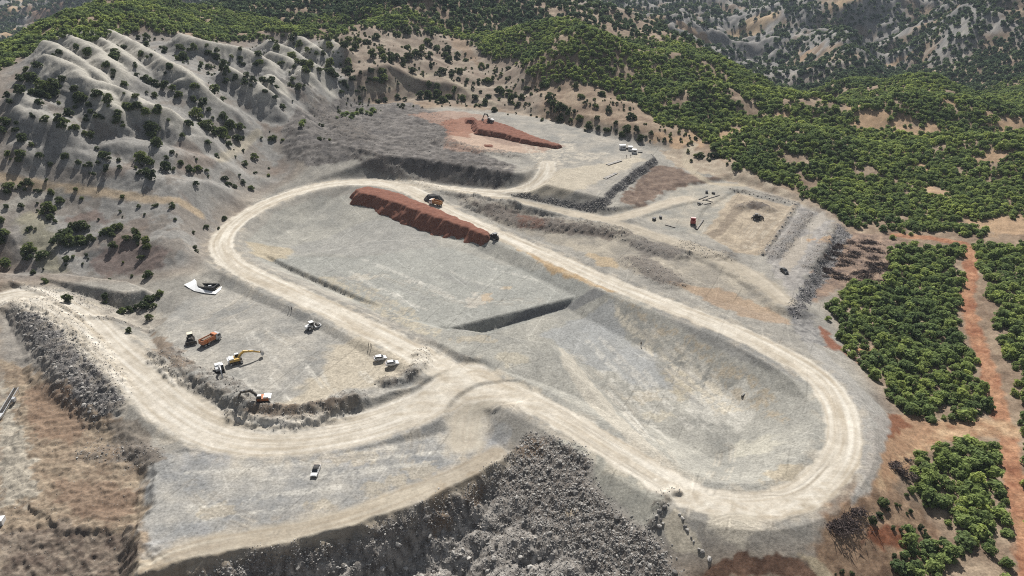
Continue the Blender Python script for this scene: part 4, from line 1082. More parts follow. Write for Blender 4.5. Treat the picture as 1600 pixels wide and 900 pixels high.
# low scrub between them: thick on the brown hillside, gathered in the gullies of the clay
wsc = (OPENH * (1 - site) * sstep(-0.3, 0.5, fbm(X, Y, 30, 3, 145)) * 1.3 + bad * (1 - site) * sstep(5.0, 2.5, ridge) * sstep(0.0, 0.5, fbm(X, Y, 18, 3, 146)) * 0.9) * (np.abs(X) < halfw(Y))
pw = wsc * (np.gradient(rows)[:, None] * np.gradient(GX, axis=1)).ravel(); pw = pw / pw.sum()
si = rb.choice(X.size, 620, p=pw)
scr = np.column_stack([X[si] + rb.normal(size=620), Y[si] + rb.normal(size=620)])
scr = np.column_stack([scr, zat(scr[:, 0], scr[:, 1]), 0.5 + 1.5 * rb.beta(1.6, 2.6, 620)])

def pick_largest(P, n):
    q = to_px(P)
    ok = (q[:, 0] > 4) & (q[:, 0] < 1596) & (q[:, 1] > 4) & (q[:, 1] < 902)
    app = np.where(ok, P[:, 3] / q[:, 2], 0)
    # leave out what a nearer slope hides
    h = hits(np.column_stack([np.clip(q[:, 0], 0, 1600), q[:, 1] - F * P[:, 3] * 0.9 / q[:, 2]]), Z)
    vis = np.hypot(h[:, 0], h[:, 1]) > np.hypot(P[:, 0], P[:, 1]) * 0.985
    app = np.where(vis, app, 0)
    order = np.argsort(-app)
    order = order[app[order] > 0][:n]
    rest = np.setdiff1d(np.arange(len(P)), order)
    return order, rest, q
def plant(name, P, i, crowns, label, cat, group, sc=1.0):
    x, y, z, r_ = P[i]
    e = link(name, None, None, (x, y, z - 0.1), (i * 2.399) % 6.283)
    k = int(i * 7 + 3) % N_VAR
    e.scale = (r_ * sc * (0.82 + 0.4 * ((i * 0.377) % 1)), r_ * sc * (0.82 + 0.4 * ((i * 0.731) % 1)), r_ * sc * (0.78 + 0.5 * ((i * 0.618) % 1)))
    tag(e, label, cat, group)
    link('crown', crowns[k], e); link('trunk', TRUNKS[k], e)
    return e
sel, rest, q = pick_largest(oaks, 300)
def size_word(r_, lo, hi):
    return 'small' if r_ < lo else ('broad' if r_ > hi else 'middling')
for i in sel:
    px, py = q[i, 0], q[i, 1]; sw = size_word(oaks[i, 3], 1.8, 2.1)
    if py > 672:
        where = 'at the top of' if py < 740 else ('in the middle of' if py < 820 else 'at the bottom of')
        lab, gr = '%s green oak %s the near corner wood below the red track bend' % (sw, where), 'oaks in the near corner wood'
        if px > 1574: lab, gr = '%s green oak beyond the red track where it leaves the picture' % sw, 'oaks beyond the red track'
    elif px > 1528: lab, gr = '%s green oak on the far side of the red track, %s' % (sw, 'level with its corner' if py < 450 else ('level with its straight' if py < 560 else 'level with its fork')), 'oaks beyond the red track'
    elif py > 440:
        e0 = 1290 + (py - 470) * 0.55
        where = 'along the ring road side of' if px < e0 + 55 else ('along the red track side of' if px > 1455 + (py - 450) * 0.25 else 'in the middle of')
        band = 'far part' if py < 520 else ('central part' if py < 590 else 'near part')
        lab, gr = '%s oak %s the stand before the red track, %s' % (sw, where, band), 'oaks between ring road and red track'
    else: lab, gr = '%s green oak in the thick wood behind the east yard' % sw, 'oaks behind the east yard'
    plant('oak_tree', oaks, i, OAKC, lab, 'tree', gr, 1.08)
selb, restb, qb = pick_largest(bushes, 292)
for i in selb:
    px, py = qb[i, 0], qb[i, 1]; sw = size_word(bushes[i, 3], 1.5, 2.4)
    if px < 262 and 440 < py < 560: lab, gr = '%s dark bush on the stony wash beside the yard' % sw, 'bushes on the wash by the yard'
    elif px > 1250 and py > 600: lab, gr = '%s grey-green shrub on the brown clearing by the near wood' % sw, 'shrubs on the brown clearing'
    elif px < 330 and py > 296: lab, gr = '%s dark bush on the low clay hill below the hillside path, %s' % (sw, 'in its thick clump' if 80 < px < 150 else ('on its far flank' if px >= 150 else 'on its near flank')), 'bushes on the low clay hill'
    elif px < 400 and py > 190:
        lab, gr = '%s dark bush with long shadow on the lower grey clay slope, %s' % (sw, 'below the crest' if py < 235 else ('above the path' if py < 270 else 'by the path')), 'bushes on the lower clay slope'
    elif px < 420:
        where = 'close under the wooded crest' if py < 85 else ('halfway down' if py < 130 else 'low down')
        lab, gr = '%s dark bush %s between the clay spurs, %s' % (sw, where, 'on the first spurs' if px < 150 else ('on the middle spurs' if px < 280 else 'on the last spurs')), 'bushes between the clay spurs'
    elif px < 560: lab, gr = '%s dark bush on pale clay ridges %s the dug hillside' % (sw, 'high above' if py < 100 else 'just above'), 'bushes above the dug hillside'
    elif px < 830: lab, gr = '%s dark bush on the brown hillside %s, %s' % (sw, 'above the winding path' if py < 115 else 'below the winding path', 'towards the clay ridges' if px < 640 else ('behind the red mound' if px < 740 else 'towards the wood')), 'bushes on the brown hillside'
    else: lab, gr = '%s dark bush along the back edge of the grey terrace' % sw, 'bushes behind the terrace'
    plant('hillside_bush', bushes, i, BUSHC, lab, 'bush', gr)
rn = np.random.default_rng(9)
mass = np.vstack([oaks[rest]])
instancer('oak_wood', 'thick green oak scrub covering the hills', mass[:, :3] - [0, 0, 0.1], mass[:, 3] * 1.08, rn.uniform(0, 6.28, len(mass)), rn.integers(0, N_VAR, len(mass)), OAKW)
fmk = np.where(grid_sample(farm * sstep(0.0, 0.6, rf), faroak[:, 0], faroak[:, 1]) > 0.5, 1, 0)
instancer('far_wood', 'distant wooded hills beyond the valley', faroak[:, :3], faroak[:, 3] * 1.1, rn.uniform(0, 6.28, len(faroak)), rn.integers(0, 4, len(faroak)), FARC)
small = np.vstack([bushes[restb], cmpx, ob, scr])
instancer('scattered_scrub', 'low scrub dotted over the bare clay slopes', small[:, :3], small[:, 3], rn.uniform(0, 6.28, len(small)), rn.integers(0, N_VAR, len(small)), BUSHC)
# ------------------------------------------------------------------ tipped earth: mounds that stand on the graded ground
def earth_material(name, c1, c2, scale=0.8, bump=0.5):
    m = principled(name, c1, 0.95, 0, 0.1)
    nt = m.node_tree; N = nt.nodes; L = nt.links
    b = N['Principled BSDF']
    g = N.new('ShaderNodeNewGeometry'); nz = N.new('ShaderNodeTexNoise'); nz.inputs['Scale'].default_value = scale; nz.inputs['Detail'].default_value = 7; nz.inputs['Roughness'].default_value = 0.65
    L.new(g.outputs['Position'], nz.inputs['Vector'])
    rp = N.new('ShaderNodeValToRGB'); rp.color_ramp.elements[0].position = 0.3; rp.color_ramp.elements[1].position = 0.7
    rp.color_ramp.elements[0].color = (*c1, 1); rp.color_ramp.elements[1].color = (*c2, 1)
    L.new(nz.outputs[0], rp.inputs[0]); L.new(rp.outputs[0], b.inputs['Base Color'])
    bp = N.new('ShaderNodeBump'); bp.inputs['Strength'].default_value = bump; bp.inputs['Distance'].default_value = 0.3
    L.new(nz.outputs[0], bp.inputs['Height']); L.new(bp.outputs[0], b.inputs['Normal'])
    return m
M_RED = earth_material('red_soil', tuple(col(132, 88, 74)), tuple(col(172, 122, 102)), 0.5, 0.25)
M_SHADED_HEAP = earth_material('shaded_gravel', (0.05, 0.048, 0.046), (0.11, 0.105, 0.10), 1.5)  # near black: shade of the backlit heap put into the colour
def mound(name, polypx, ztop, s, mat, label, cat, step=0.5, namp=0.8, nscale=4.0, seed=0, plane=None, group=None, ridge_line=None, topn=0.25):
    poly = unproj(polypx, ztop if plane is None else np.array([q for q in plane]))
    if plane is not None:
        cc = np.linalg.lstsq(np.column_stack([poly, np.ones(len(poly))]), np.array(plane, float), rcond=None)[0]
    lo = poly.min(0) - 18; hi = poly.max(0) + 18
    xs = np.arange(lo[0], hi[0], step); ys = np.arange(lo[1], hi[1], step)
    gx, gy = np.meshgrid(xs, ys)
    x = gx.ravel(); y = gy.ravel()
    d = poly_sdf(poly, x, y) + namp * fbm(x, y, nscale, 3, 500 + seed)
    zt = ztop if plane is None else cc[0] * x + cc[1] * y + cc[2]
    z = zt + topn * fbm(x, y, 2.5, 3, 510 + seed) - s * np.maximum(d, 0) - 0.15 * np.clip(d + 1.5, 0, 1.5)
    g = zat(x, y)
    keep = z > g - 0.35
    K_ = keep.reshape(gx.shape)
    fm = K_[:-1, :-1] & K_[:-1, 1:] & K_[1:, 1:] & K_[1:, :-1]
    idx = np.arange(x.size).reshape(gx.shape)
    q = np.stack([idx[:-1, :-1], idx[:-1, 1:], idx[1:, 1:], idx[1:, :-1]], -1)[fm]
    used = np.unique(q); rm = np.full(x.size, -1); rm[used] = np.arange(len(used))
    org = np.array([poly[:, 0].mean(), poly[:, 1].mean(), float(zat(poly[:, 0].mean(), poly[:, 1].mean()))])
    me = new_mesh(name, np.column_stack([x, y, z])[used] - org, rm[q], mat, None, True)
    o = link(name, me, None, tuple(org)); tag(o, label, cat, group)
    return o, (lambda a, b: max(float(zat(a, b)), float((ztop if plane is None else cc[0] * a + cc[1] * b + cc[2]))))
M1, z_m1 = mound('earth_mound', [(556,295),(575,291),(610,297),(650,312),(700,333),(745,352),(763,362),(759,366),(735,358),(700,345),(660,331),(620,317),(580,304),(560,300)], 7.0, 1.25, M_RED, 'long red earth mound tipped over the inner bank of the ring road', 'earth mound', 0.5, 1.3, 9, 1, topn=0.12)
M2, z_m2 = mound('earth_mound', [(742,190),(760,187),(790,192),(835,210),(876,227),(868,229),(820,216),(780,205),(748,201)], 18.4, 1.15, M_RED, 'red earth mound on the upper terrace with an excavator on it', 'earth mound', 0.5, 0.9, 4, 2, plane=[19,19.3,19.5,17.8,14.6,14.6,17.4,18.6,18.8])
mound('earth_mound', [(757,225),(768,225),(768,228),(758,228)], 15.3, 0.8, M_RED, 'small low red heap in front of the terrace mound', 'earth mound', 0.4, 0.5, 3, 3)
mound('earth_mound', [(731,183),(740,183),(742,187),(731,187)], 18.5, 0.9, M_RED, 'small dark red heap at the end of the terrace mound beside the excavator', 'earth mound', 0.4, 0.5, 3, 4)
mound('gravel_heap', [(668,303),(676,301.5),(687,304),(684,306),(674,306)], 8.2, 1.35, M_SHADED_HEAP, 'gravel heap coloured black as shade, just behind the orange truck on the ring road', 'gravel heap', 0.35, 0.4, 2, 5)

# ------------------------------------------------------------------ rocks
def rock_mesh(name, seed, mat):
    r = np.random.default_rng(seed)
    bm = bmesh.new()
    bmesh.ops.create_icosphere(bm, subdivisions=1, radius=1.0)
    sx, sy, sz = r.uniform(0.7, 1.25), r.uniform(0.7, 1.1), r.uniform(0.5, 0.8)
    cuts = [(lambda n: n / np.linalg.norm(n))(r.normal(size=3)) for _ in range(5)]
    for v in bm.verts:
        p = np.array(v.co) * r.uniform(0.85, 1.12)
        for c in cuts:
            e = p @ c
            if e > 0.62: p = p - c * (e - 0.62)
        v.co = Vector((p[0] * sx, p[1] * sy, p[2] * sz))
    me = bpy.data.meshes.new(name); bm.to_mesh(me); bm.free(); me.materials.append(mat)
    return me
def rock_material(name, lo, hi):
    m = principled(name, lo, 0.95, 0, 0.15)
    nt = m.node_tree; N = nt.nodes; L = nt.links
    oi = N.new('ShaderNodeObjectInfo'); rp = N.new('ShaderNodeValToRGB')
    rp.color_ramp.elements[0].color = (*lo, 1); rp.color_ramp.elements[1].color = (*hi, 1)
    L.new(oi.outputs['Random'], rp.inputs[0])
    g = N.new('ShaderNodeNewGeometry'); nz = N.new('ShaderNodeTexNoise'); nz.inputs['Scale'].default_value = 2.5; nz.inputs['Detail'].default_value = 5
    L.new(g.outputs['Position'], nz.inputs['Vector'])
    mr = N.new('ShaderNodeMapRange'); mr.inputs[1].default_value = 0.3; mr.inputs[2].default_value = 0.7; mr.inputs[3].default_value = 0.75; mr.inputs[4].default_value = 1.2
    L.new(nz.outputs[0], mr.inputs[0])
    vm = N.new('ShaderNodeVectorMath'); vm.operation = 'SCALE'; L.new(rp.outputs[0], vm.inputs[0]); L.new(mr.outputs[0], vm.inputs['Scale'])
    L.new(vm.outputs[0], N['Principled BSDF'].inputs['Base Color'])
    return m
M_ROCK = rock_material('grey_rock', (0.12, 0.112, 0.104), (0.48, 0.455, 0.415))
ROCKS = [rock_mesh('rock_%d' % k, 600 + k, M_ROCK) for k in range(7)]
def put_rocks(xy, size, name, label, group, seed):
    r = np.random.default_rng(seed)
    z = zat(xy[:, 0], xy[:, 1])
    for i in range(len(xy)):
        o = link(name, ROCKS[int(r.integers(0, 7))], None, (xy[i, 0], xy[i, 1], z[i] + size[i] * 0.12), float(r.uniform(0, 6.28)), float(size[i]))
        o.rotation_euler = (r.uniform(-.4, .4), r.uniform(-.4, .4), r.uniform(0, 6.28))
        tag(o, label, 'boulder', group)
def sample_zone(w, n, seed):
    """n ground points drawn by weight w times area"""
    r = np.random.default_rng(seed)
    dyr = np.gradient(rows); area = (dyr[:, None] * np.gradient(GX, axis=1)).ravel()
    p = np.maximum(w, 0) * area; p = p / p.sum()
    i = r.choice(X.size, n, p=p)
    return np.column_stack([X[i] + r.normal(size=n) * 0.4, Y[i] + r.normal(size=n) * 0.4])
infr = (np.abs(X) < halfw(Y) * 0.995) & (Y > 112)
nearrub = rub * infr
# rows of boulders dumped beside the approach road
rrow = []
for pp in ([(28,488),(60,494),(95,520),(128,560),(160,605),(188,628)], [(40,505),(75,530),(105,566),(130,605),(160,640)], [(45,520),(70,548),(98,580),(115,582)], [(125,615),(140,640),(160,652)]):
    P = smooth_line(hits(pp, Z), 12)
    for k in range(len(P)):
        for _ in range(2):
            rrow.append((P[k, 0] + RNG.normal() * 0.9, P[k, 1] + RNG.normal() * 0.9))
rrow = np.array(rrow)
pr = RNG.permutation(len(rrow))[:95]
put_rocks(rrow[pr], RNG.uniform(0.5, 1.0, len(pr)), 'boulder', 'pale grey boulder in the rows dumped beside the approach road', 'boulders beside the approach road', 1)
bxy = sample_zone(nearrub * (0.4 + flat_rub), 150, 3)
put_rocks(bxy, 0.45 + 0.95 * RNG.beta(1.2, 2.6, 150), 'boulder', 'grey boulder in the rubble at the foot of the lower platform', 'boulders below the lower platform', 2)
yr = np.array([(1243,320),(1239,327),(1235,333),(1231,340),(1227,347),(1222,354),(1217,361),(1212,369),(1207,376),(1202,383),(1197,391),(1192,398)], float)
put_rocks(hits(yr, Z)[:, :2], RNG.uniform(0.6, 0.95, len(yr)), 'boulder', 'pale boulder in the line along the side of the east yard', 'boulders lining the east yard', 3)
yr = np.array([(1141 + k * 6.1, 295 + k * 1.35 + (k % 3)) for k in range(18)], float)
put_rocks(hits(yr, Z)[:, :2], RNG.uniform(0.5, 0.8, len(yr)), 'boulder', 'dark boulder in the row along the back of the east yard', 'boulders along the back of the east yard', 4)
hp = np.array([(1062,804),(1066,810),(1070,822),(1074,828),(1080,840),(1084,846),(1092,858),(1097,862),(1108,874),(1030,798),(1026,806),(1032,812),(1036,818),(1030,822),(1038,792),(1044,788)], float)
put_rocks(hits(hp, Z)[:, :2], RNG.uniform(0.5, 0.85, len(hp)), 'boulder', 'grey boulder edging the pale ramp beside the rubble', 'boulders edging the pale ramp', 5)
# the rest is rubble nobody could count
rw = [(sample_zone((nearrub - flat_rub * infr), 5500, 10), (0.12, 0.6)), (sample_zone(nearrub * (0.5 + 0.6 * hum), 17000, 11), (0.09, 0.52)), (sample_zone(rk * infr, 2200, 12), (0.12, 0.5)), (sample_zone(berm_m * infr * (dist < 330), 7000, 13), (0.12, 0.5)),
      (sample_zone(berm_m * infr * (dist >= 330), 2500, 14), (0.15, 0.5)), (sample_zone(TB * steep * infr, 1500, 15), (0.25, 0.7)), (sample_zone(EB * infr, 1500, 16), (0.2, 0.65)),
      (sample_zone(lb * infr, 1500, 17), (0.06, 0.26)), (sample_zone(dug * infr, 2600, 18), (0.18, 0.6))]
wash = zp([(40,445),(130,450),(210,462),(225,480),(170,490),(110,475)], 2, 1, 5, 64)
rw.append((sample_zone(wash * infr, 900, 19), (0.12, 0.42)))
rw.append((sample_zone(zp([(1225,405),(1265,350),(1285,330),(1262,330),(1225,370),(1205,400)], 2, 1, 5, 77) * infr, 500, 20), (0.15, 0.5)))
pxy = np.vstack([a for a, _ in rw]); sz = np.concatenate([RNG.beta(0.8, 3.2, len(a)) * (b[1] - b[0]) + b[0] for a, b in rw])
instancer('rubble', 'loose broken rock covering banks, berms and the dump below the platform', np.column_stack([pxy, zat(pxy[:, 0], pxy[:, 1]) + sz * 0.1]), sz, RNG.uniform(0, 6.28, len(pxy)), RNG.integers(0, 7, len(pxy)), ROCKS)

# ------------------------------------------------------------------ uprooted brush
M_BRUSH = worn('dead_brush', (0.085, 0.062, 0.055), 0.95, 0, (0.16, 0.125, 0.11), 0.8, 3)
def brush_mesh(name, seed):
    r = np.random.default_rng(seed)
    V = []; Fc = []
    for k in range(110):
        p = np.array([r.normal() * 1.1, r.normal() * 0.45, abs(r.normal()) * 0.25])
        d = np.array([r.normal() * 1.2, r.normal() * 0.7, r.normal() * 0.35 + 0.1]); d /= np.linalg.norm(d)
        L = r.uniform(0.4, 1.1); w = r.uniform(0.05, 0.12)
        u = np.cross(d, [0, 0, 1.0]); u /= np.linalg.norm(u) + 1e-6; v = np.cross(d, u)
        q = p + d * L; i = len(V)
        V += [p + u * w, p - u * w * 0.5 + v * w, p - u * w * 0.5 - v * w, q]
        Fc += [(i, i + 1, i + 3), (i + 1, i + 2, i + 3), (i + 2, i, i + 3)]
    return new_mesh(name, V, Fc, M_BRUSH)
BR = [brush_mesh('brush_%d' % k, 700 + k) for k in range(4)]
bz = [((1288,378),(1400,440), 70, 'bulldozed heap of dead brown brush on the cleared ground beyond the east yard', 'brush heaps beyond the east yard'),
      ((1300,800),(1345,828), 14, 'dark heap of dead brush at the corner below the ring bend', 'brush heaps below the ring bend'),
      ((1395,715),(1420,745), 6, 'grey dead brush at the edge of the near corner wood', 'dead brush by the near wood')]
rbz = np.random.default_rng(21)
for (a, b, n, lab, gr) in bz:
    pts = np.column_stack([rbz.uniform(a[0], b[0], n), rbz.uniform(a[1], b[1], n)])
    if n > 50: pts[:, 1] = np.clip(pts[:, 1], a[1], b[1]); pts = pts[(pts[:, 1] - 378) > -0.15 * (pts[:, 0] - 1400) - 25]
    w = hits(pts, Z)
    for i in range(len(w)):
        o = link('brush_heap', BR[i % 4], None, tuple(w[i]), float(rbz.uniform(-0.5, 0.5)) + 2.7, float(rbz.uniform(0.9, 1.7)))
        tag(o, lab, 'brush', gr)
# ------------------------------------------------------------------ mesh builder for machines and small things
class MB:
    def __init__(s): s.v = []; s.f = []
    def box(s, c, d, ry=0.0, rz=0.0, top=None):
        """centre, full size, tilt; top = (sx, sy) shrinks the upper face"""
        hx, hy, hz = d[0] / 2, d[1] / 2, d[2] / 2
        tx, ty = top or (1, 1)
        P = [(-hx, -hy, -hz), (hx, -hy, -hz), (hx, hy, -hz), (-hx, hy, -hz), (-hx * tx, -hy * ty, hz), (hx * tx, -hy * ty, hz), (hx * tx, hy * ty, hz), (-hx * tx, hy * ty, hz)]
        m = Matrix.Rotation(rz, 3, 'Z') @ Matrix.Rotation(ry, 3, 'Y')
        i = len(s.v)
        s.v += [tuple(m @ Vector(p) + Vector(c)) for p in P]
        s.f += [tuple(i + k for k in q) for q in ((3, 2, 1, 0), (4, 5, 6, 7), (0, 1, 5, 4), (1, 2, 6, 5), (2, 3, 7, 6), (3, 0, 4, 7))]
        return s
    def cyl(s, p, q, r0, r1=None, n=10, cap=True):
        r1 = r0 if r1 is None else r1
        p = Vector(p); q = Vector(q); d = (q - p).normalized()
        u = d.orthogonal().normalized(); w = d.cross(u); i = len(s.v)
        for c, r_ in ((p, r0), (q, r1)):
            for k in range(n):
                a = 2 * math.pi * k / n
                s.v.append(tuple(c + r_ * (math.cos(a) * u + math.sin(a) * w)))
        for k in range(n): s.f.append((i + k, i + (k + 1) % n, i + n + (k + 1) % n, i + n + k))
        if cap: s.f += [tuple(i + k for k in range(n - 1, -1, -1)), tuple(i + n + k for k in range(n))]
        return s
    def prism(s, prof, y0, y1, inset=None):
        """side outline (x, z) swept across y; inset(z) narrows it"""
        i = len(s.v); n = len(prof)
        for y in (y0, y1):
            for x, z in prof:
                k = inset(z) if inset else 1.0
                s.v.append((x, y * k, z))
        for k in range(n): s.f.append((i + k, i + (k + 1) % n, i + n + (k + 1) % n, i + n + k))
        s.f += [tuple(i + k for k in range(n - 1, -1, -1)), tuple(i + n + k for k in range(n))]
        return s
    def beam(s, pts, w, hts):
        """box beam along side points (x, z), width w, height at each point"""
        i = len(s.v); n = len(pts)
        for k, (x, z) in enumerate(pts):
            a = pts[max(k - 1, 0)]; b = pts[min(k + 1, n - 1)]
            dx, dz = b[0] - a[0], b[1] - a[1]; L = math.hypot(dx, dz); nx, nz = -dz / L, dx / L; h = hts[k] / 2
            for (sg, y) in ((1, -w / 2), (1, w / 2), (-1, w / 2), (-1, -w / 2)):
                s.v.append((x + sg * nx * h, y, z + sg * nz * h))
        for k in range(n - 1):
            a = i + 4 * k
            for j in range(4): s.f.append((a + j, a + (j + 1) % 4, a + 4 + (j + 1) % 4, a + 4 + j))
        s.f += [(i + 3, i + 2, i + 1, i), tuple(i + 4 * (n - 1) + j for j in range(4))]
        return s
    def build(s, name, mat, parent=None, smooth=False):
        me = new_mesh(name, s.v, s.f, mat, None, smooth)
        bm = bmesh.new(); bm.from_mesh(me); bmesh.ops.recalc_face_normals(bm, faces=bm.faces); bm.to_mesh(me); bm.free()
        return link(name, me, parent)
def stand(name, rear, front, label, cat, group=None, lift=0.0, z=None):
    """an Empty on the ground midway between two photo pixels, heading from the first to the second"""
    a, b = hits([rear, front], Z)
    c = (a + b) / 2
    e = link(name, None, None, (c[0], c[1], (float(zat(c[0], c[1])) if z is None else z) + lift), math.atan2(b[1] - a[1], b[0] - a[0]))
    return tag(e, label, cat, group)
W_WHITE = worn('white_paint', (0.78, 0.78, 0.77), 0.35, 0, (0.45, 0.40, 0.33), 0.35)
W_BLACK = worn('black_paint_and_shade', (0.012, 0.012, 0.013), 0.3, 0, (0.10, 0.09, 0.075), 0.3)  # black paint; on the mound bulldozer it stands in for backlit shade
W_YEL = worn('machine_yellow', (0.62, 0.38, 0.07), 0.5, 0, (0.40, 0.33, 0.24), 0.6)
W_CREAM = worn('cream_panel', (0.72, 0.66, 0.50), 0.5, 0, (0.42, 0.36, 0.28), 0.5)
W_ORANGE = worn('orange_paint', (0.50, 0.155, 0.045), 0.5, 0, (0.34, 0.25, 0.18), 0.5)
W_OCHRE = worn('ochre_bed', (0.42, 0.20, 0.06), 0.55, 0, (0.30, 0.22, 0.15), 0.6)
W_RED = worn('red_paint', (0.32, 0.035, 0.03), 0.5, 0, (0.30, 0.22, 0.16), 0.4)
W_GREY = worn('grey_panel', (0.42, 0.43, 0.44), 0.5, 0.1, (0.35, 0.31, 0.26), 0.5)
W_STEEL = worn('dark_steel', (0.06, 0.058, 0.055), 0.6, 0.4, (0.22, 0.18, 0.14), 0.6)
W_RUBBER = worn('rubber', (0.022, 0.021, 0.020), 0.9, 0, (0.18, 0.15, 0.12), 0.6)
W_GALV = worn('galvanised', (0.55, 0.56, 0.57), 0.45, 0.3, (0.45, 0.40, 0.33), 0.4)
M_GLASS = principled('dark_glass', (0.015, 0.018, 0.022), 0.08, 0, 0.6)
M_LAMP = principled('lamp_lens', (0.75, 0.75, 0.72), 0.15, 0, 0.5)
M_TAIL = principled('tail_lens', (0.35, 0.02, 0.02), 0.25, 0, 0.5)
M_LOAD = earth_material('load_soil', (0.16, 0.12, 0.09), (0.28, 0.22, 0.17), 3)

def wheel(parent, x, y, r_, w):
    s = 1 if y > 0 else -1
    t = MB().cyl((x, y - w / 2, r_), (x, y + w / 2, r_), r_, n=14).build('wheel', W_RUBBER, parent)
    MB().cyl((x, y + s * w * 0.45, r_), (x, y + s * (w / 2 + 0.02), r_), r_ * 0.58, n=10).build('rim', W_GALV, t)

def make_car(rear, front, label, roof_mat, body_mat, glass_roof=False, cat='car'):
    e = stand('parked_car', rear, front, label, cat)
    ins = lambda z: 1.0 if z < 0.95 else 1.0 - 0.26 * (z - 0.95)
    b = MB().prism([(-2.25, 0.35), (-2.3, 0.75), (-2.18, 1.0), (-1.2, 1.02), (0.75, 1.0), (1.9, 0.9), (2.25, 0.72), (2.28, 0.35), (1.75, 0.25), (-1.75, 0.25)], -0.92, 0.92, lambda z: 1 - 0.05 * abs(z - 0.6))
    body = b.build('body', body_mat, e)
    prof = [(-2.0, 1.0), (-1.55, 1.48), (-0.2, 1.55), (0.35, 1.45), (1.15, 0.98)]
    MB().prism(prof, -0.84, 0.84, lambda z: 1 - 0.32 * max(z - 1.0, 0)).build('window_band', M_GLASS, e)
    MB().prism([(-1.62, 1.485), (-1.5, 1.56), (-0.2, 1.60), (0.30, 1.50), (0.28, 1.46), (-0.2, 1.53), (-1.5, 1.49)], -0.70, 0.70).build('roof', roof_mat, e)
    for y in (-0.79, 0.79):
        for x0, x1, z0, z1 in ((-1.55, -1.95, 1.48, 1.0), (-0.35, -0.4, 1.53, 1.0), (0.32, 1.1, 1.47, 0.99)):
            k0 = 0.70 / 0.79
            MB().beam([(x0, z0), (x1, z1)], 0.05, [0.08, 0.10]).build('pillar', body_mat, e).location = (0, y * 0.95, 0)
    for x in (-1.4, 1.42):
        for y in (-0.82, 0.82): wheel(e, x, y, 0.34, 0.22)
    for y in (-0.68, 0.68):
        MB().box((2.2, y, 0.72), (0.16, 0.36, 0.14)).build('headlight', M_LAMP, e)
        MB().box((-2.27, y, 0.85), (0.08, 0.3, 0.16)).build('tail_light', M_TAIL, e)
        MB().box((0.95, y * 1.42, 1.02), (0.16, 0.18, 0.12)).build('mirror', body_mat, e)
    MB().box((2.27, 0, 0.5), (0.08, 1.2, 0.22)).build('grille', W_BLACK, e)
    return e
make_car((586.5,564.5), (602.5,557.5), 'white hatchback parked closer to the two standing people', W_WHITE, W_WHITE)
make_car((605,573.5), (621.5,566), 'white hatchback parked closer to the curved rock berm', W_WHITE, W_WHITE)
make_car((498,727), (489,750), 'white car with a black roof alone on the lower platform', W_BLACK, W_WHITE)
make_car((1220.5,422), (1230,429), 'black car on the gravel below the east yard', W_BLACK, W_BLACK)

def make_truck(rear, front, label, bed_mat, cab_mat, load=True, length=7.6):
    e = stand('dump_truck', rear, front, label, 'truck')
    f = length / 2
    MB().box((0, 0, 0.85), (length - 0.4, 0.9, 0.28)).build('chassis', W_STEEL, e)
    cab = MB().prism([(f - 2.1, 0.7), (f - 2.1, 2.85), (f - 0.35, 2.85), (f - 0.05, 1.7), (f, 0.7)], -1.22, 1.22).build('cab', cab_mat, e)
    MB().prism([(f - 0.36, 2.72), (f - 0.07, 1.75), (f - 0.02, 1.75), (f - 0.30, 2.72)], -1.08, 1.08).build('windscreen', M_GLASS, cab)
    for y in (-1.235, 1.235): MB().box((f - 0.95, y, 2.2), (0.9, 0.03, 0.75)).build('side_window', M_GLASS, cab)
    for y in (-0.85, 0.85): MB().box((f + 0.02, y, 1.0), (0.06, 0.35, 0.2)).build('headlight', M_LAMP, cab)
    for y in (-1.4, 1.4): MB().box((f - 0.3, y, 2.3), (0.08, 0.18, 0.5)).build('mirror', W_BLACK, cab)
    MB().box((f + 0.04, 0, 0.65), (0.2, 2.4, 0.35)).build('bumper', W_STEEL, e)
    x0, x1 = -f, f - 2.4; c = (x0 + x1) / 2; L = x1 - x0
    bed = MB()
    bed.box((c, 0, 1.25), (L, 2.3, 0.14))
    for y in (-1.2, 1.2): bed.box((c, y, 1.98), (L, 0.12, 1.5))
    bed.box((x1, 0, 2.1), (0.12, 2.5, 1.75))
    bed.box((x1 + 0.55, 0, 2.98), (1.1, 2.4, 0.08))
    bd = bed.build('dump_bed', bed_mat, e)
    MB().box((x0, 0, 1.9), (0.12, 2.5, 1.3), 0.12).build('tailgate', bed_mat, bd)
    for k in range(4):
        for y in (-1.29, 1.29): MB().box((x0 + 0.6 + k * (L - 1.2) / 3, y, 1.95), (0.14, 0.08, 1.4)).build('rib', bed_mat, bd)
    if load:
        MB().box((c, 0, 2.05), (L - 0.2, 2.26, 1.2), top=(0.72, 0.5)).build('load', M_LOAD, bd)
    for x in (f - 1.0, -f + 0.9, -f + 2.2):
        for y in (-1.02, 1.02): wheel(e, x, y, 0.52, 0.45)
    return e
make_truck((313.5,543.5), (345,527.5), 'orange dump truck loaded with soil parked in the yard', W_ORANGE, W_GREY)
make_truck((691,323), (671,318), 'ochre dump truck with an empty bed driving beside the red mound', W_OCHRE, W_WHITE, False)
make_truck((1082,355), (1083,345), 'small red truck standing at the edge of the east yard', W_RED, W_WHITE, False, 5.2)

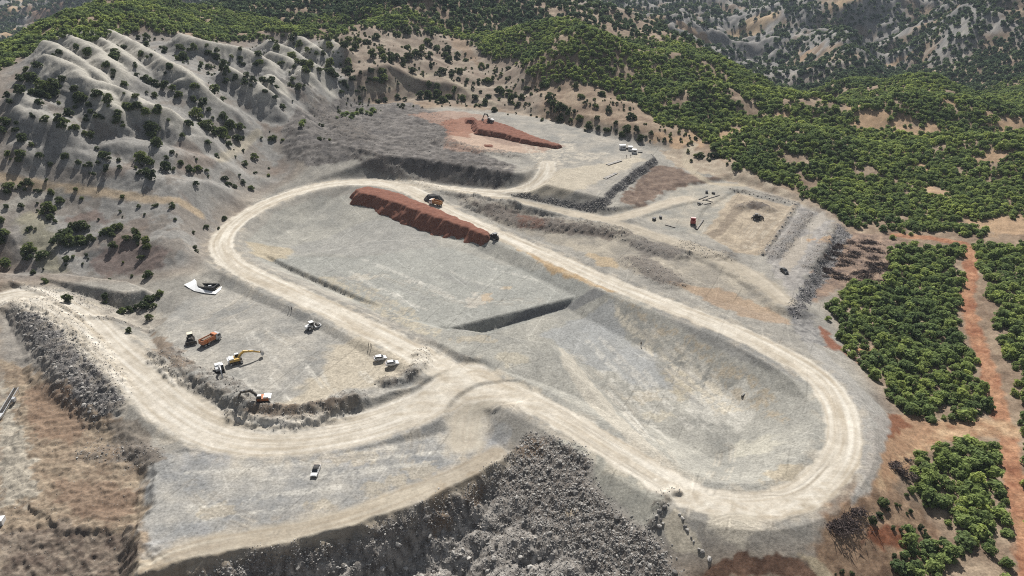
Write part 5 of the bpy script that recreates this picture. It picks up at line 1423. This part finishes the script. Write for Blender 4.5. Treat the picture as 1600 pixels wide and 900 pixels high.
def track_unit(e, y, L, hgt, w):
    r_ = hgt / 2
    prof = [(-L / 2 + r_ + r_ * math.cos(a), r_ + r_ * math.sin(a)) for a in [math.pi * (0.5 + k / 8) for k in range(9)]] + [(L / 2 - r_ + r_ * math.cos(a), r_ + r_ * math.sin(a)) for a in [math.pi * (-0.5 + k / 8) for k in range(9)]]
    t = MB().prism(prof, y - w / 2, y + w / 2).build('track', W_STEEL, e)
    g = MB()
    for k in range(int(L / 0.3)):
        g.box((-L / 2 + 0.3 + k * 0.3, y, hgt + 0.02), (0.1, w + 0.04, 0.07))
    g.build('grousers', W_RUBBER, t)
    s = 1 if y > 0 else -1
    for x in (-L / 2 + r_, L / 2 - r_):
        MB().cyl((x, y + s * w * 0.48, r_), (x, y + s * (w / 2 + 0.05), r_), r_ * 0.7, n=10).build('sprocket', W_GALV, t)

def make_excavator(rear, front, label, house_mat, boom_mat, top_mat, boom, stick_end, curl=0.6, scale=1.0, yaw=0.0, lift=0.0, z=None, at_rear=True):
    """boom = three side points, stick_end = side point; the machine stands at the rear pixel and faces the front one"""
    a, b = hits([rear, front], Z)
    if z is not None:
        a[:2] = unproj([rear], z)[0]; b[:2] = unproj([front], z)[0]
    e = link('excavator', None, None, (a[0], a[1], (float(zat(a[0], a[1])) if z is None else z) + lift), math.atan2(b[1] - a[1], b[0] - a[0]), scale)
    tag(e, label, 'excavator')
    for y in (-1.15, 1.15): track_unit(e, y, 4.4, 0.95, 0.6)
    MB().box((0, 0, 0.75), (2.0, 1.8, 0.4)).cyl((0, 0, 0.9), (0, 0, 1.15), 0.8, n=14).build('undercarriage', W_STEEL, e)
    h = MB().box((-0.35, 0, 1.62), (3.5, 2.6, 0.9)).build('house', house_mat, e)
    MB().box((-1.35, 0, 2.25), (1.7, 2.5, 0.45), top=(0.92, 0.95)).build('engine_cover', top_mat, h)
    MB().prism([(-2.05, 1.15), (-2.65, 1.3), (-2.7, 2.1), (-2.05, 2.3)], -1.28, 1.28).build('counterweight', top_mat, h)
    MB().cyl((-1.1, 0.9, 2.4), (-1.1, 0.9, 3.0), 0.07).build('exhaust', W_STEEL, h)
    cab = MB().prism([(0.05, 2.0), (0.05, 3.05), (1.15, 3.05), (1.5, 2.2), (1.5, 1.2), (0.05, 1.2)], 0.35, 1.3).build('cab', W_BLACK, e)
    MB().box((0.6, 0.82, 3.09), (1.15, 0.98, 0.07)).build('cab_roof', top_mat, cab)
    MB().prism([(1.17, 3.0), (1.53, 2.2), (1.53, 1.5), (1.49, 1.5), (1.49, 2.2), (1.13, 3.0)], 0.42, 1.23).build('window', M_GLASS, cab)
    MB().box((0.65, 1.315, 2.5), (0.8, 0.03, 0.85)).build('window', M_GLASS, cab)
    b0, b1, b2 = boom
    bo = MB().beam([b0, ((b0[0] + b1[0]) / 2, (b0[1] + b1[1]) / 2 + 0.1), b1, ((b1[0] + b2[0]) / 2, (b1[1] + b2[1]) / 2), b2], 0.5, [0.5, 0.75, 0.85, 0.65, 0.4]).build('boom', boom_mat, e)
    for y in (-0.38, 0.38): MB().cyl((1.3, y, 1.3), (b0[0] * 0.35 + b1[0] * 0.65, y, b0[1] * 0.35 + b1[1] * 0.65 - 0.15), 0.11, 0.07, 8).build('hydraulic_ram', W_GALV, bo)
    MB().cyl(((b1[0] + b2[0]) / 2, 0, (b1[1] + b2[1]) / 2 + 0.5), (b2[0] + 0.35, 0, b2[1] + 0.5), 0.11, 0.07, 8).build('hydraulic_ram', W_GALV, bo)
    dx, dz = stick_end[0] - b2[0], stick_end[1] - b2[1]; L = math.hypot(dx, dz)
    st = MB().beam([(b2[0] - dx / L * 0.5, b2[1] - dz / L * 0.5), (b2[0] + dx * 0.3, b2[1] + dz * 0.3), stick_end], 0.4, [0.5, 0.6, 0.3]).build('stick', boom_mat, e)
    MB().cyl((b2[0] + dx * 0.1, 0.0, b2[1] + dz * 0.1 + 0.4), (stick_end[0] - dx * 0.15 + 0.2, 0, stick_end[1] - dz * 0.15 + 0.25), 0.09, 0.06, 8).build('hydraulic_ram', W_GALV, st)
    sx, sz = stick_end
    ca, sa_ = math.cos(curl), math.sin(curl)
    pr = [(0, 0), (0.55, 0.1), (1.0, -0.35), (1.05, -0.95), (0.55, -1.35), (0.0, -1.25), (0.1, -1.1), (0.5, -1.2), (0.9, -0.9), (0.85, -0.4), (0.45, 0.0), (0.05, -0.15)]
    bk = MB().prism([(sx + x * ca - z * sa_, sz + x * sa_ + z * ca) for x, z in pr], -0.65, 0.65)
    bk = bk.build('bucket', W_STEEL, e)
    sp = [(0, 0), (0.55, 0.1), (1.0, -0.35), (1.05, -0.95), (0.55, -1.35), (0.0, -1.25)]
    for y in (-0.66, 0.63):
        MB().prism([(sx + x * ca - z * sa_, sz + x * sa_ + z * ca) for x, z in sp], y, y + 0.03).build('bucket_cheek', W_GREY, bk)
    return e
REACH = ((0.9, 1.9), (3.3, 4.3), (6.2, 4.1))
make_excavator((369,567), (414,556), 'yellow excavator with white engine cover and raised bucket in mid yard', W_YEL, W_YEL, W_WHITE, ((0.9, 1.9), (3.0, 3.7), (6.0, 3.0)), (8.2, 1.9), 0.3)
make_excavator((344,581), (352,603), 'grey excavator reaching down over the rubble bank towards the road', W_GREY, W_GREY, W_WHITE, ((0.9, 1.9), (2.8, 4.2), (5.4, 3.4)), (6.6, 1.2), -0.7)
make_excavator((411,628), (368,624), 'orange and white excavator digging behind the curved brown berm', W_ORANGE, W_STEEL, W_WHITE, ((0.9, 1.9), (3.2, 4.6), (6.0, 4.2)), (7.6, 1.4), -0.6)
zt2 = z_m2(*[float(v) for v in unproj([(765,190)], 19)[0]])
pexc = unproj([(766,191)], zt2)[0]
make_excavator((766,191), (748,188), 'black excavator working on top of the terrace mound', W_BLACK, W_BLACK, W_GREY, ((0.9, 1.9), (2.8, 5.2), (5.0, 5.0)), (6.6, 1.6), -0.6, 1.0, z=zt2 - 0.2)

def make_dozer(rear, front, label, mat, hood_mat, cab_mat, z=None, name='bulldozer'):
    a, b = hits([rear, front], Z); c = (a + b) / 2
    e = link(name, None, None, (c[0], c[1], float(zat(c[0], c[1])) if z is None else z), math.atan2(b[1] - a[1], b[0] - a[0]))
    tag(e, label, 'bulldozer')
    for y in (-1.05, 1.05): track_unit(e, y, 4.2, 1.15, 0.6)
    bd = MB().box((-0.2, 0, 1.2), (3.6, 1.5, 0.9)).build('body', mat, e)
    MB().box((1.0, 0, 1.85), (1.9, 1.3, 0.75), top=(0.95, 0.9)).build('hood', hood_mat, bd)
    MB().cyl((1.1, 0.35, 2.2), (1.1, 0.35, 3.0), 0.07).build('exhaust', W_STEEL, bd)
    MB().box((-1.6, 0, 1.9), (1.0, 1.9, 0.6)).build('fuel_tank', mat, bd)
    cab = MB().box((-0.6, 0, 2.45), (1.4, 1.6, 1.3), top=(0.88, 0.9)).build('cab', W_BLACK, e)
    MB().box((-0.6, 0, 3.16), (1.8, 1.9, 0.12)).build('cab_roof', cab_mat, cab)
    for y in (-0.79, 0.79): MB().box((-0.6, y, 2.5), (1.0, 0.04, 0.8)).build('window', M_GLASS, cab)
    MB().prism([(2.9, 0.1), (2.75, 0.5), (2.75, 1.0), (2.95, 1.5), (3.05, 1.5), (2.87, 1.0), (2.87, 0.5), (3.05, 0.1)], -1.9, 1.9).build('blade', mat, e)
    for y in (-1.35, 1.35): MB().beam([(0.2, 0.6), (2.8, 0.5)], 0.2, [0.28, 0.24]).build('push_arm', W_STEEL, e).location = (0, y, 0)
    MB().beam([(-2.1, 1.4), (-2.7, 1.2), (-2.8, 0.3)], 0.3, [0.4, 0.4, 0.2]).build('ripper', W_STEEL, e)
    return e
make_dozer((297.5,522.5), (300,545), 'cream-topped tracked dozer facing the rubble beside the orange truck', W_STEEL, W_STEEL, W_CREAM)
make_dozer((780,377), (765,370), 'bulldozer coloured black as backlit shade at the near end of the long red mound', W_BLACK, W_BLACK, W_BLACK)  # black here stands in for the shade of a backlit machine
make_dozer((1178,343), (1187,343), 'small black machine alone in the middle of the east yard', W_BLACK, W_BLACK, W_STEEL)

def make_roller():
    e = stand('soil_roller', (480.5,516), (497.5,508), 'white soil roller parked near the middle of the yard', 'roller')
    MB().cyl((1.9, -1.05, 0.78), (1.9, 1.05, 0.78), 0.78, n=20).build('drum', W_STEEL, e)
    fr_ = MB()
    for y in (-1.2, 1.2): fr_.box((1.75, y, 0.85), (2.3, 0.18, 0.45))
    fr_.box((2.85, 0, 0.9), (0.2, 2.5, 0.5)).box((0.65, 0, 0.9), (0.3, 2.5, 0.6))
    fr_.build('drum_frame', W_WHITE, e)
    MB().box((0.3, 0, 1.0), (0.8, 0.9, 0.5)).build('articulation', W_STEEL, e)
    MB().prism([(-2.9, 0.9), (-2.85, 1.7), (-1.5, 2.0), (-0.2, 1.9), (-0.1, 0.8)], -0.75, 0.75).build('engine_hood', W_WHITE, e)
    cab = MB().prism([(-1.1, 1.5), (-1.1, 3.0), (0.1, 3.0), (0.35, 1.5)], -0.75, 0.75).build('cab', W_BLACK, e)
    MB().box((-0.5, 0, 3.06), (1.6, 1.75, 0.12)).build('cab_roof', W_WHITE, cab)
    MB().box((0.24, 0, 2.3), (0.05, 1.2, 1.0), 0.16).build('window', M_GLASS, cab)
    for y in (-0.95, 0.95): wheel(e, -1.6, y, 0.8, 0.6)
make_roller()

# ------------------------------------------------------------------ site cabins, steel, liner and small plant
def make_cabin(px, py, w, d, h, ang, label):
    p = at(px, py)
    e = link('site_cabin', None, None, tuple(p), ang); tag(e, label, 'cabin', 'site cabins on the terrace')
    MB().box((0, 0, h / 2 + 0.1), (w, d, h)).build('wall', W_WHITE, e)
    r_ = MB().box((0, 0, h + 0.16), (w + 0.2, d + 0.2, 0.14)).build('roof', W_WHITE, e)
    MB().box((-w * 0.28, -d / 2 - 0.02, 1.1), (0.9, 0.05, 2.0)).build('door', W_GREY, e)
    for x in (0.05, 0.3): MB().box((w * x, -d / 2 - 0.02, 1.5), (0.8, 0.05, 0.8)).build('window', M_GLASS, e)
    MB().box((0, 0, 0.06), (w * 0.98, d * 0.98, 0.2)).build('skid_base', W_STEEL, e)
make_cabin(972.5, 233, 3.8, 2.6, 2.6, 0.1, 'largest white site cabin at the far end of the terrace row')
make_cabin(984.5, 235, 2.6, 2.4, 2.5, 0.0, 'white site cabin in the middle of the terrace row')
make_cabin(991, 239.5, 3.0, 2.4, 2.4, -0.3, 'white site cabin closest to the rocky terrace edge')
p = at(979, 233.5); e = link('storage_tank', None, None, tuple(p)); tag(e, 'low dark tank between the white site cabins', 'tank')
MB().cyl((-0.9, 0, 0.75), (0.9, 0, 0.75), 0.6, n=12).build('barrel', W_STEEL, e)
for x in (-0.6, 0.6): MB().box((x, 0, 0.2), (0.2, 1.0, 0.4)).build('saddle', W_STEEL, e)

def make_stack(a, b, w, h, mat, label, cat, name, bars):
    """long stack of bars or mats lying between two photo pixels"""
    A_, B_ = hits([a, b], Z)
    e = link(name, None, None, (*((A_ + B_) / 2)[:2], float(min(A_[2], B_[2]))), math.atan2(B_[1] - A_[1], B_[0] - A_[0])); tag(e, label, cat)
    L = float(np.hypot(B_[0] - A_[0], B_[1] - A_[1]))
    for k in range(bars):
        y = (k - (bars - 1) / 2) * w / max(bars, 1)
        MB().box((0.15 * ((k * 7) % 3 - 1), y, h / 2), (L, w / bars * 0.86, h)).build('bar', mat, e)
    for x in (-L * 0.35, 0, L * 0.35): MB().box((x, 0, h + 0.03), (0.15, w, 0.06)).build('tie', W_STEEL, e)
make_stack((949,258), (970,251.5), 2.4, 0.5, W_STEEL, 'dark bundle of steel mats on the terrace, farther from the edge', 'steel bundle', 'steel_bundle', 5)
make_stack((945,279.5), (963,271), 2.0, 0.4, W_STEEL, 'dark bundle of steel mats right by the terrace edge', 'steel bundle', 'steel_bundle', 4)
make_stack((997,238), (1003.5,238.6), 0.9, 0.6, W_STEEL, 'short dark stack of timber beside the last site cabin', 'timber stack', 'timber_stack', 3)
for i, (a, b, lab) in enumerate([((1081,315), (1106,306.5), 'longest dark pipe lying on the grey gravel of the east yard'), ((1098,313.5), (1124,305.5), 'dark pipe beside the longest one in the east yard'), ((1099,312), (1113,316), 'short dark pipe laid across the others in the east yard'), ((1091,321), (1098,318), 'shortest dark pipe nearer the red truck'), ((1100,320), (1111,317.5), 'short dark pipe lying off by itself on the gravel')]):
    make_stack(a, b, 0.55, 0.4, W_STEEL, lab, 'pipe', 'steel_pipe', 2)
make_stack((1088.5,359), (1099,344), 0.7, 0.6, W_STEEL, 'dark slanting kerb of steel beside the small red truck', 'steel bundle', 'steel_bundle', 2)
make_stack((1040,352), (1055,356), 0.5, 0.4, W_STEEL, 'thin dark pipe at the edge of the east road', 'pipe', 'steel_pipe', 2)
for (px, py, s_, lab) in [(1104, 301.5, 1.1, 'black drum group on the gravel behind the pipes'), (1114.5, 303, 0.9, 'lone dark crate beside the black drums'), (1092, 319.5, 0.9, 'small dark crate nearest the end of the short pipes'), (1032, 341, 1.0, 'dark crate beside the road branch into the east yard'), (1022, 344, 1.1, 'dark crate among stones where the east roads part')]:
    p = at(px, py); e = link('supply_crate', None, None, tuple(p), px); tag(e, lab, 'crate')
    MB().box((0, 0, 0.55 * s_), (1.8 * s_, 1.2 * s_, 1.1 * s_)).build('box', W_STEEL, e)
    MB().box((0, 0, 1.13 * s_), (1.9 * s_, 1.3 * s_, 0.08)).build('lid', W_BLACK, e)
    for x in (-0.6, 0.6): MB().box((x * s_, 0, 0.05), (0.2, 1.3 * s_, 0.12)).build('skid', W_RUBBER, e)

# white sheet round a black-lined trough
M_SHEET = worn('white_sheet', (0.82, 0.82, 0.81), 0.6, 0, (0.60, 0.56, 0.48), 0.35, 0.8)
tr = hits([(305,438.5), (344,450), (334,457), (309,449)], Z)
c = tr.mean(0)
e = link('lined_trough', None, None, tuple(c)); tag(e, 'black-lined trough with a white sheet spread round it', 'trough')
q = tr - c
ins_ = lambda k, zz: [(q[i][0] * k, q[i][1] * k, zz) for i in range(4)]
v = ins_(1.0, 0.9) + ins_(0.86, 0.92) + ins_(0.8, 0.12) + ins_(1.05, -0.2)
f = []
for i in range(4):
    j = (i + 1) % 4
    f += [(i, j, 4 + j, 4 + i), (4 + i, 4 + j, 8 + j, 8 + i), (12 + i, 12 + j, j, i)]
f.append((8, 9, 10, 11))
link('trough_wall', new_mesh('trough_wall', v, f, W_BLACK), e)
sp = hits([(288,446), (300,440), (304,437), (307,441), (308,449), (320,453), (334,457.5), (340,452), (347,448.5), (345,453), (337,461), (320,459), (304,455.5), (295,450.5)], Z) - c
gz = RNG.uniform(0.12, 0.4, len(sp))
cen = hits([(306,446), (312,454), (324,457), (336,458)], Z) - c
vv = [(sp[i][0], sp[i][1], sp[i][2] + gz[i]) for i in range(len(sp))] + [(a[0], a[1], a[2] + 0.75) for a in cen]
n0 = len(sp)
ff = [(0, 1, n0), (1, 2, n0), (2, 3, n0), (3, 4, n0), (4, n0 + 1, n0), (4, 5, n0 + 1), (5, n0 + 2, n0 + 1), (5, 6, n0 + 2), (6, n0 + 3, n0 + 2), (6, 7, n0 + 3), (7, 8, n0 + 3), (8, 9, n0 + 3), (9, 10, n0 + 3), (10, 11, n0 + 2), (10, n0 + 2, n0 + 3), (11, 12, n0 + 1), (11, n0 + 1, n0 + 2), (12, 13, n0), (12, n0, n0 + 1), (13, 0, n0)]
so = link('sheet', new_mesh('sheet', vv, ff, M_SHEET), e)
md = so.modifiers.new('thick', 'SOLIDIFY'); md.thickness = 0.06
MB().box((q[3][0] * 0.3 + 2.2, q[3][1] * 0.3 + 0.6, 0.35), (1.2, 0.9, 0.5), rz=0.4).build('liner_roll', W_GREY, e)

# dark pipe stub on the basin floor
A_, B_ = hits([(1159.5,620.5), (1166,612.5)], Z)
e = link('pipe_stub', None, None, tuple(A_), math.atan2(B_[1] - A_[1], B_[0] - A_[0])); tag(e, 'short black pipe sticking out of the basin floor near its far bank', 'pipe')
MB().cyl((0, 0, 0.3), (2.1, 0, 0.5), 0.3, n=12).build('barrel', W_BLACK, e)
MB().cyl((-0.08, 0, 0.29), (0.12, 0, 0.31), 0.40, n=12).build('collar', W_STEEL, e)

# steel frame at the frame's edge and a pale cabin beside it
a0 = at(10, 640)
e = link('conveyor_frame', None, None, tuple(a0), 1.75); tag(e, 'pale steel lattice frame with conveyor at the edge of the dig', 'conveyor')
for y in (-0.7, 0.7): MB().beam([(-4.5, 0.8), (9.0, 2.6)], 0.16, [0.2, 0.2]).build('rail', W_GALV, e).location = (0, y, 0)
for k in range(9): MB().box((-4.2 + k * 1.6, 0, 0.85 + k * 0.213), (0.1, 1.5, 0.1)).build('rung', W_GALV, e)
for x, h in ((-3.8, 1.0), (2.0, 1.7), (8.2, 2.6)):
    for y in (-0.75, 0.75): MB().box((x, y, h / 2 - 0.1), (0.16, 0.16, h)).build('leg', W_GALV, e)
MB().beam([(-4.3, 0.98), (8.8, 2.74)], 0.9, [0.05, 0.05]).build('belt', W_RUBBER, e)
MB().box((-5.0, 0, 0.8), (1.8, 1.8, 1.0), top=(1.4, 1.3)).build('hopper', W_GALV, e)
MB().box((3.2, -1.3, 1.6), (1.4, 0.9, 1.2)).build('motor_box', W_GREY, e)
p = at(-2, 818); e = link('equipment_box', None, None, tuple(p), 0.15); tag(e, 'white equipment box half out of view on the brown dig', 'box')
MB().box((0, 0, 0.8), (3.0, 2.0, 1.5)).build('wall', W_WHITE, e)
MB().box((0, 0, 1.6), (3.1, 2.1, 0.1)).build('lid', W_WHITE, e)
MB().box((0.9, -1.02, 0.8), (0.7, 0.05, 1.2)).build('door', W_GREY, e)

# ------------------------------------------------------------------ people
def person_mesh():
    J = {'pel': (0, 0, 0.95), 'spi': (0, 0, 1.15), 'che': (0.01, 0, 1.36), 'nec': (0.01, 0, 1.50), 'hea': (0.03, 0, 1.62), 'top': (0.03, 0, 1.74)}
    Rr = {'pel': 0.15, 'spi': 0.14, 'che': 0.16, 'nec': 0.065, 'hea': 0.10, 'top': 0.075}
    E = [('pel', 'spi'), ('spi', 'che'), ('che', 'nec'), ('nec', 'hea'), ('hea', 'top')]
    for s, n in ((1, 'l'), (-1, 'r')):
        J.update({'sh' + n: (0.0, 0.19 * s, 1.42), 'el' + n: (-0.03, 0.26 * s, 1.13), 'wr' + n: (0.06, 0.27 * s, 0.88), 'ha' + n: (0.09, 0.27 * s, 0.78), 'hi' + n: (0.0, 0.10 * s, 0.88), 'kn' + n: (0.03 * s, 0.11 * s, 0.48), 'an' + n: (0.05 * s - 0.02, 0.12 * s, 0.09), 'to' + n: (0.05 * s + 0.14, 0.13 * s, 0.04)})
        Rr.update({'sh' + n: 0.075, 'el' + n: 0.05, 'wr' + n: 0.036, 'ha' + n: 0.04, 'hi' + n: 0.10, 'kn' + n: 0.07, 'an' + n: 0.05, 'to' + n: 0.045})
        E += [('che', 'sh' + n), ('sh' + n, 'el' + n), ('el' + n, 'wr' + n), ('wr' + n, 'ha' + n), ('pel', 'hi' + n), ('hi' + n, 'kn' + n), ('kn' + n, 'an' + n), ('an' + n, 'to' + n)]
    names = list(J); ix = {n: i for i, n in enumerate(names)}
    me = bpy.data.meshes.new('body_skeleton')
    me.from_pydata([J[n] for n in names], [(ix[a], ix[b]) for a, b in E], [])
    o = bpy.data.objects.new('body_skeleton', me); COL.objects.link(o)
    sk = o.modifiers.new('skin', 'SKIN'); sk.use_smooth_shade = True
    for n in names:
        v = me.skin_vertices[0].data[ix[n]]; v.radius = (Rr[n], Rr[n]); v.use_root = (n == 'pel')
    sb = o.modifiers.new('smooth', 'SUBSURF'); sb.levels = 1; sb.render_levels = 1
    dg = bpy.context.evaluated_depsgraph_get()
    out = bpy.data.meshes.new_from_object(o.evaluated_get(dg))
    bpy.data.objects.remove(o)
    return out
M_SKIN = principled('skin', (0.35, 0.20, 0.13), 0.6)
M_CLOTH = {k: worn('cloth_' + k, c, 0.9, 0, (0.25, 0.21, 0.17), 0.2, 5) for k, c in dict(navy=(0.02, 0.024, 0.04), black=(0.015, 0.015, 0.016), grey=(0.06, 0.06, 0.062), brown=(0.05, 0.035, 0.025)).items()}
PB = person_mesh()
def make_person(px, py, rz, top_, low_, label, hat=None, group=None):
    p = at(px, py)
    e = link('person', None, None, tuple(p), rz); tag(e, label, 'person', group)
    me = PB.copy()
    me.materials.clear()
    for m in (M_CLOTH[low_], M_CLOTH[top_], M_SKIN): me.materials.append(m)
    for pl in me.polygons:
        z = pl.center.z
        pl.material_index = 0 if z < 0.98 and abs(pl.center.y) < 0.235 else (2 if z > 1.49 or (z < 0.9 and abs(pl.center.y) > 0.235) else 1)
    link('body', me, e)
    hm = MB()
    hm.cyl((0.02, 0, 1.68), (0.02, 0, 1.80), 0.125, 0.07, 12)
    hm.cyl((0.05, 0, 1.67), (0.05, 0, 1.69), 0.15, 0.15, 12)
    hm.build('hard_hat' if hat else 'hair', hat or M_CLOTH['black'], e, True)
make_person(452, 485, 0.3, 'black', 'navy', 'person in dark top by the road bank, closer to the clay hill')
make_person(456, 485.5, 2.9, 'navy', 'black', 'person in navy top by the road bank, closer to the roller')
make_person(576, 542.5, 0.4, 'black', 'grey', 'person in dark clothes beside the white hatchbacks, first of the two')
make_person(580, 543.5, 2.8, 'brown', 'black', 'person in dark brown top beside the white hatchbacks')
make_person(1001.5, 540.5, 1.2, 'black', 'black', 'lone person in black standing on the basin floor')
make_person(979, 246.5, 1.0, 'grey', 'navy', 'person on the terrace in front of the cabins, farther from the edge')
make_person(985.5, 245.5, 2.0, 'black', 'grey', 'person on the terrace in front of the cabins, closer to the edge')

# ------------------------------------------------------------------ thin summer haze
hz = bpy.data.materials.new('haze_air'); hz.use_nodes = True
nt = hz.node_tree
for n in list(nt.nodes): nt.nodes.remove(n)
ho = nt.nodes.new('ShaderNodeOutputMaterial'); hv = nt.nodes.new('ShaderNodeVolumePrincipled')
hv.inputs['Color'].default_value = (0.74, 0.86, 1.0, 1); hv.inputs['Density'].default_value = 0.00007; hv.inputs['Anisotropy'].default_value = 0.0
nt.links.new(hv.outputs[0], ho.inputs['Volume'])
zlo, zhi = float(Z.min()) - 1.5, max(float(Z.max()), H) + 25
bx = MB(); xm = float(np.abs(X).max()) + 50
bx.box((0, (rows[0] + rows[-1]) / 2, (zlo + zhi) / 2), (2 * xm, rows[-1] - rows[0] + 200, zhi - zlo))
ho_ = bx.build('haze', hz); ho_['kind'] = 'stuff'; ho_['label'] = 'thin summer haze over the hills'
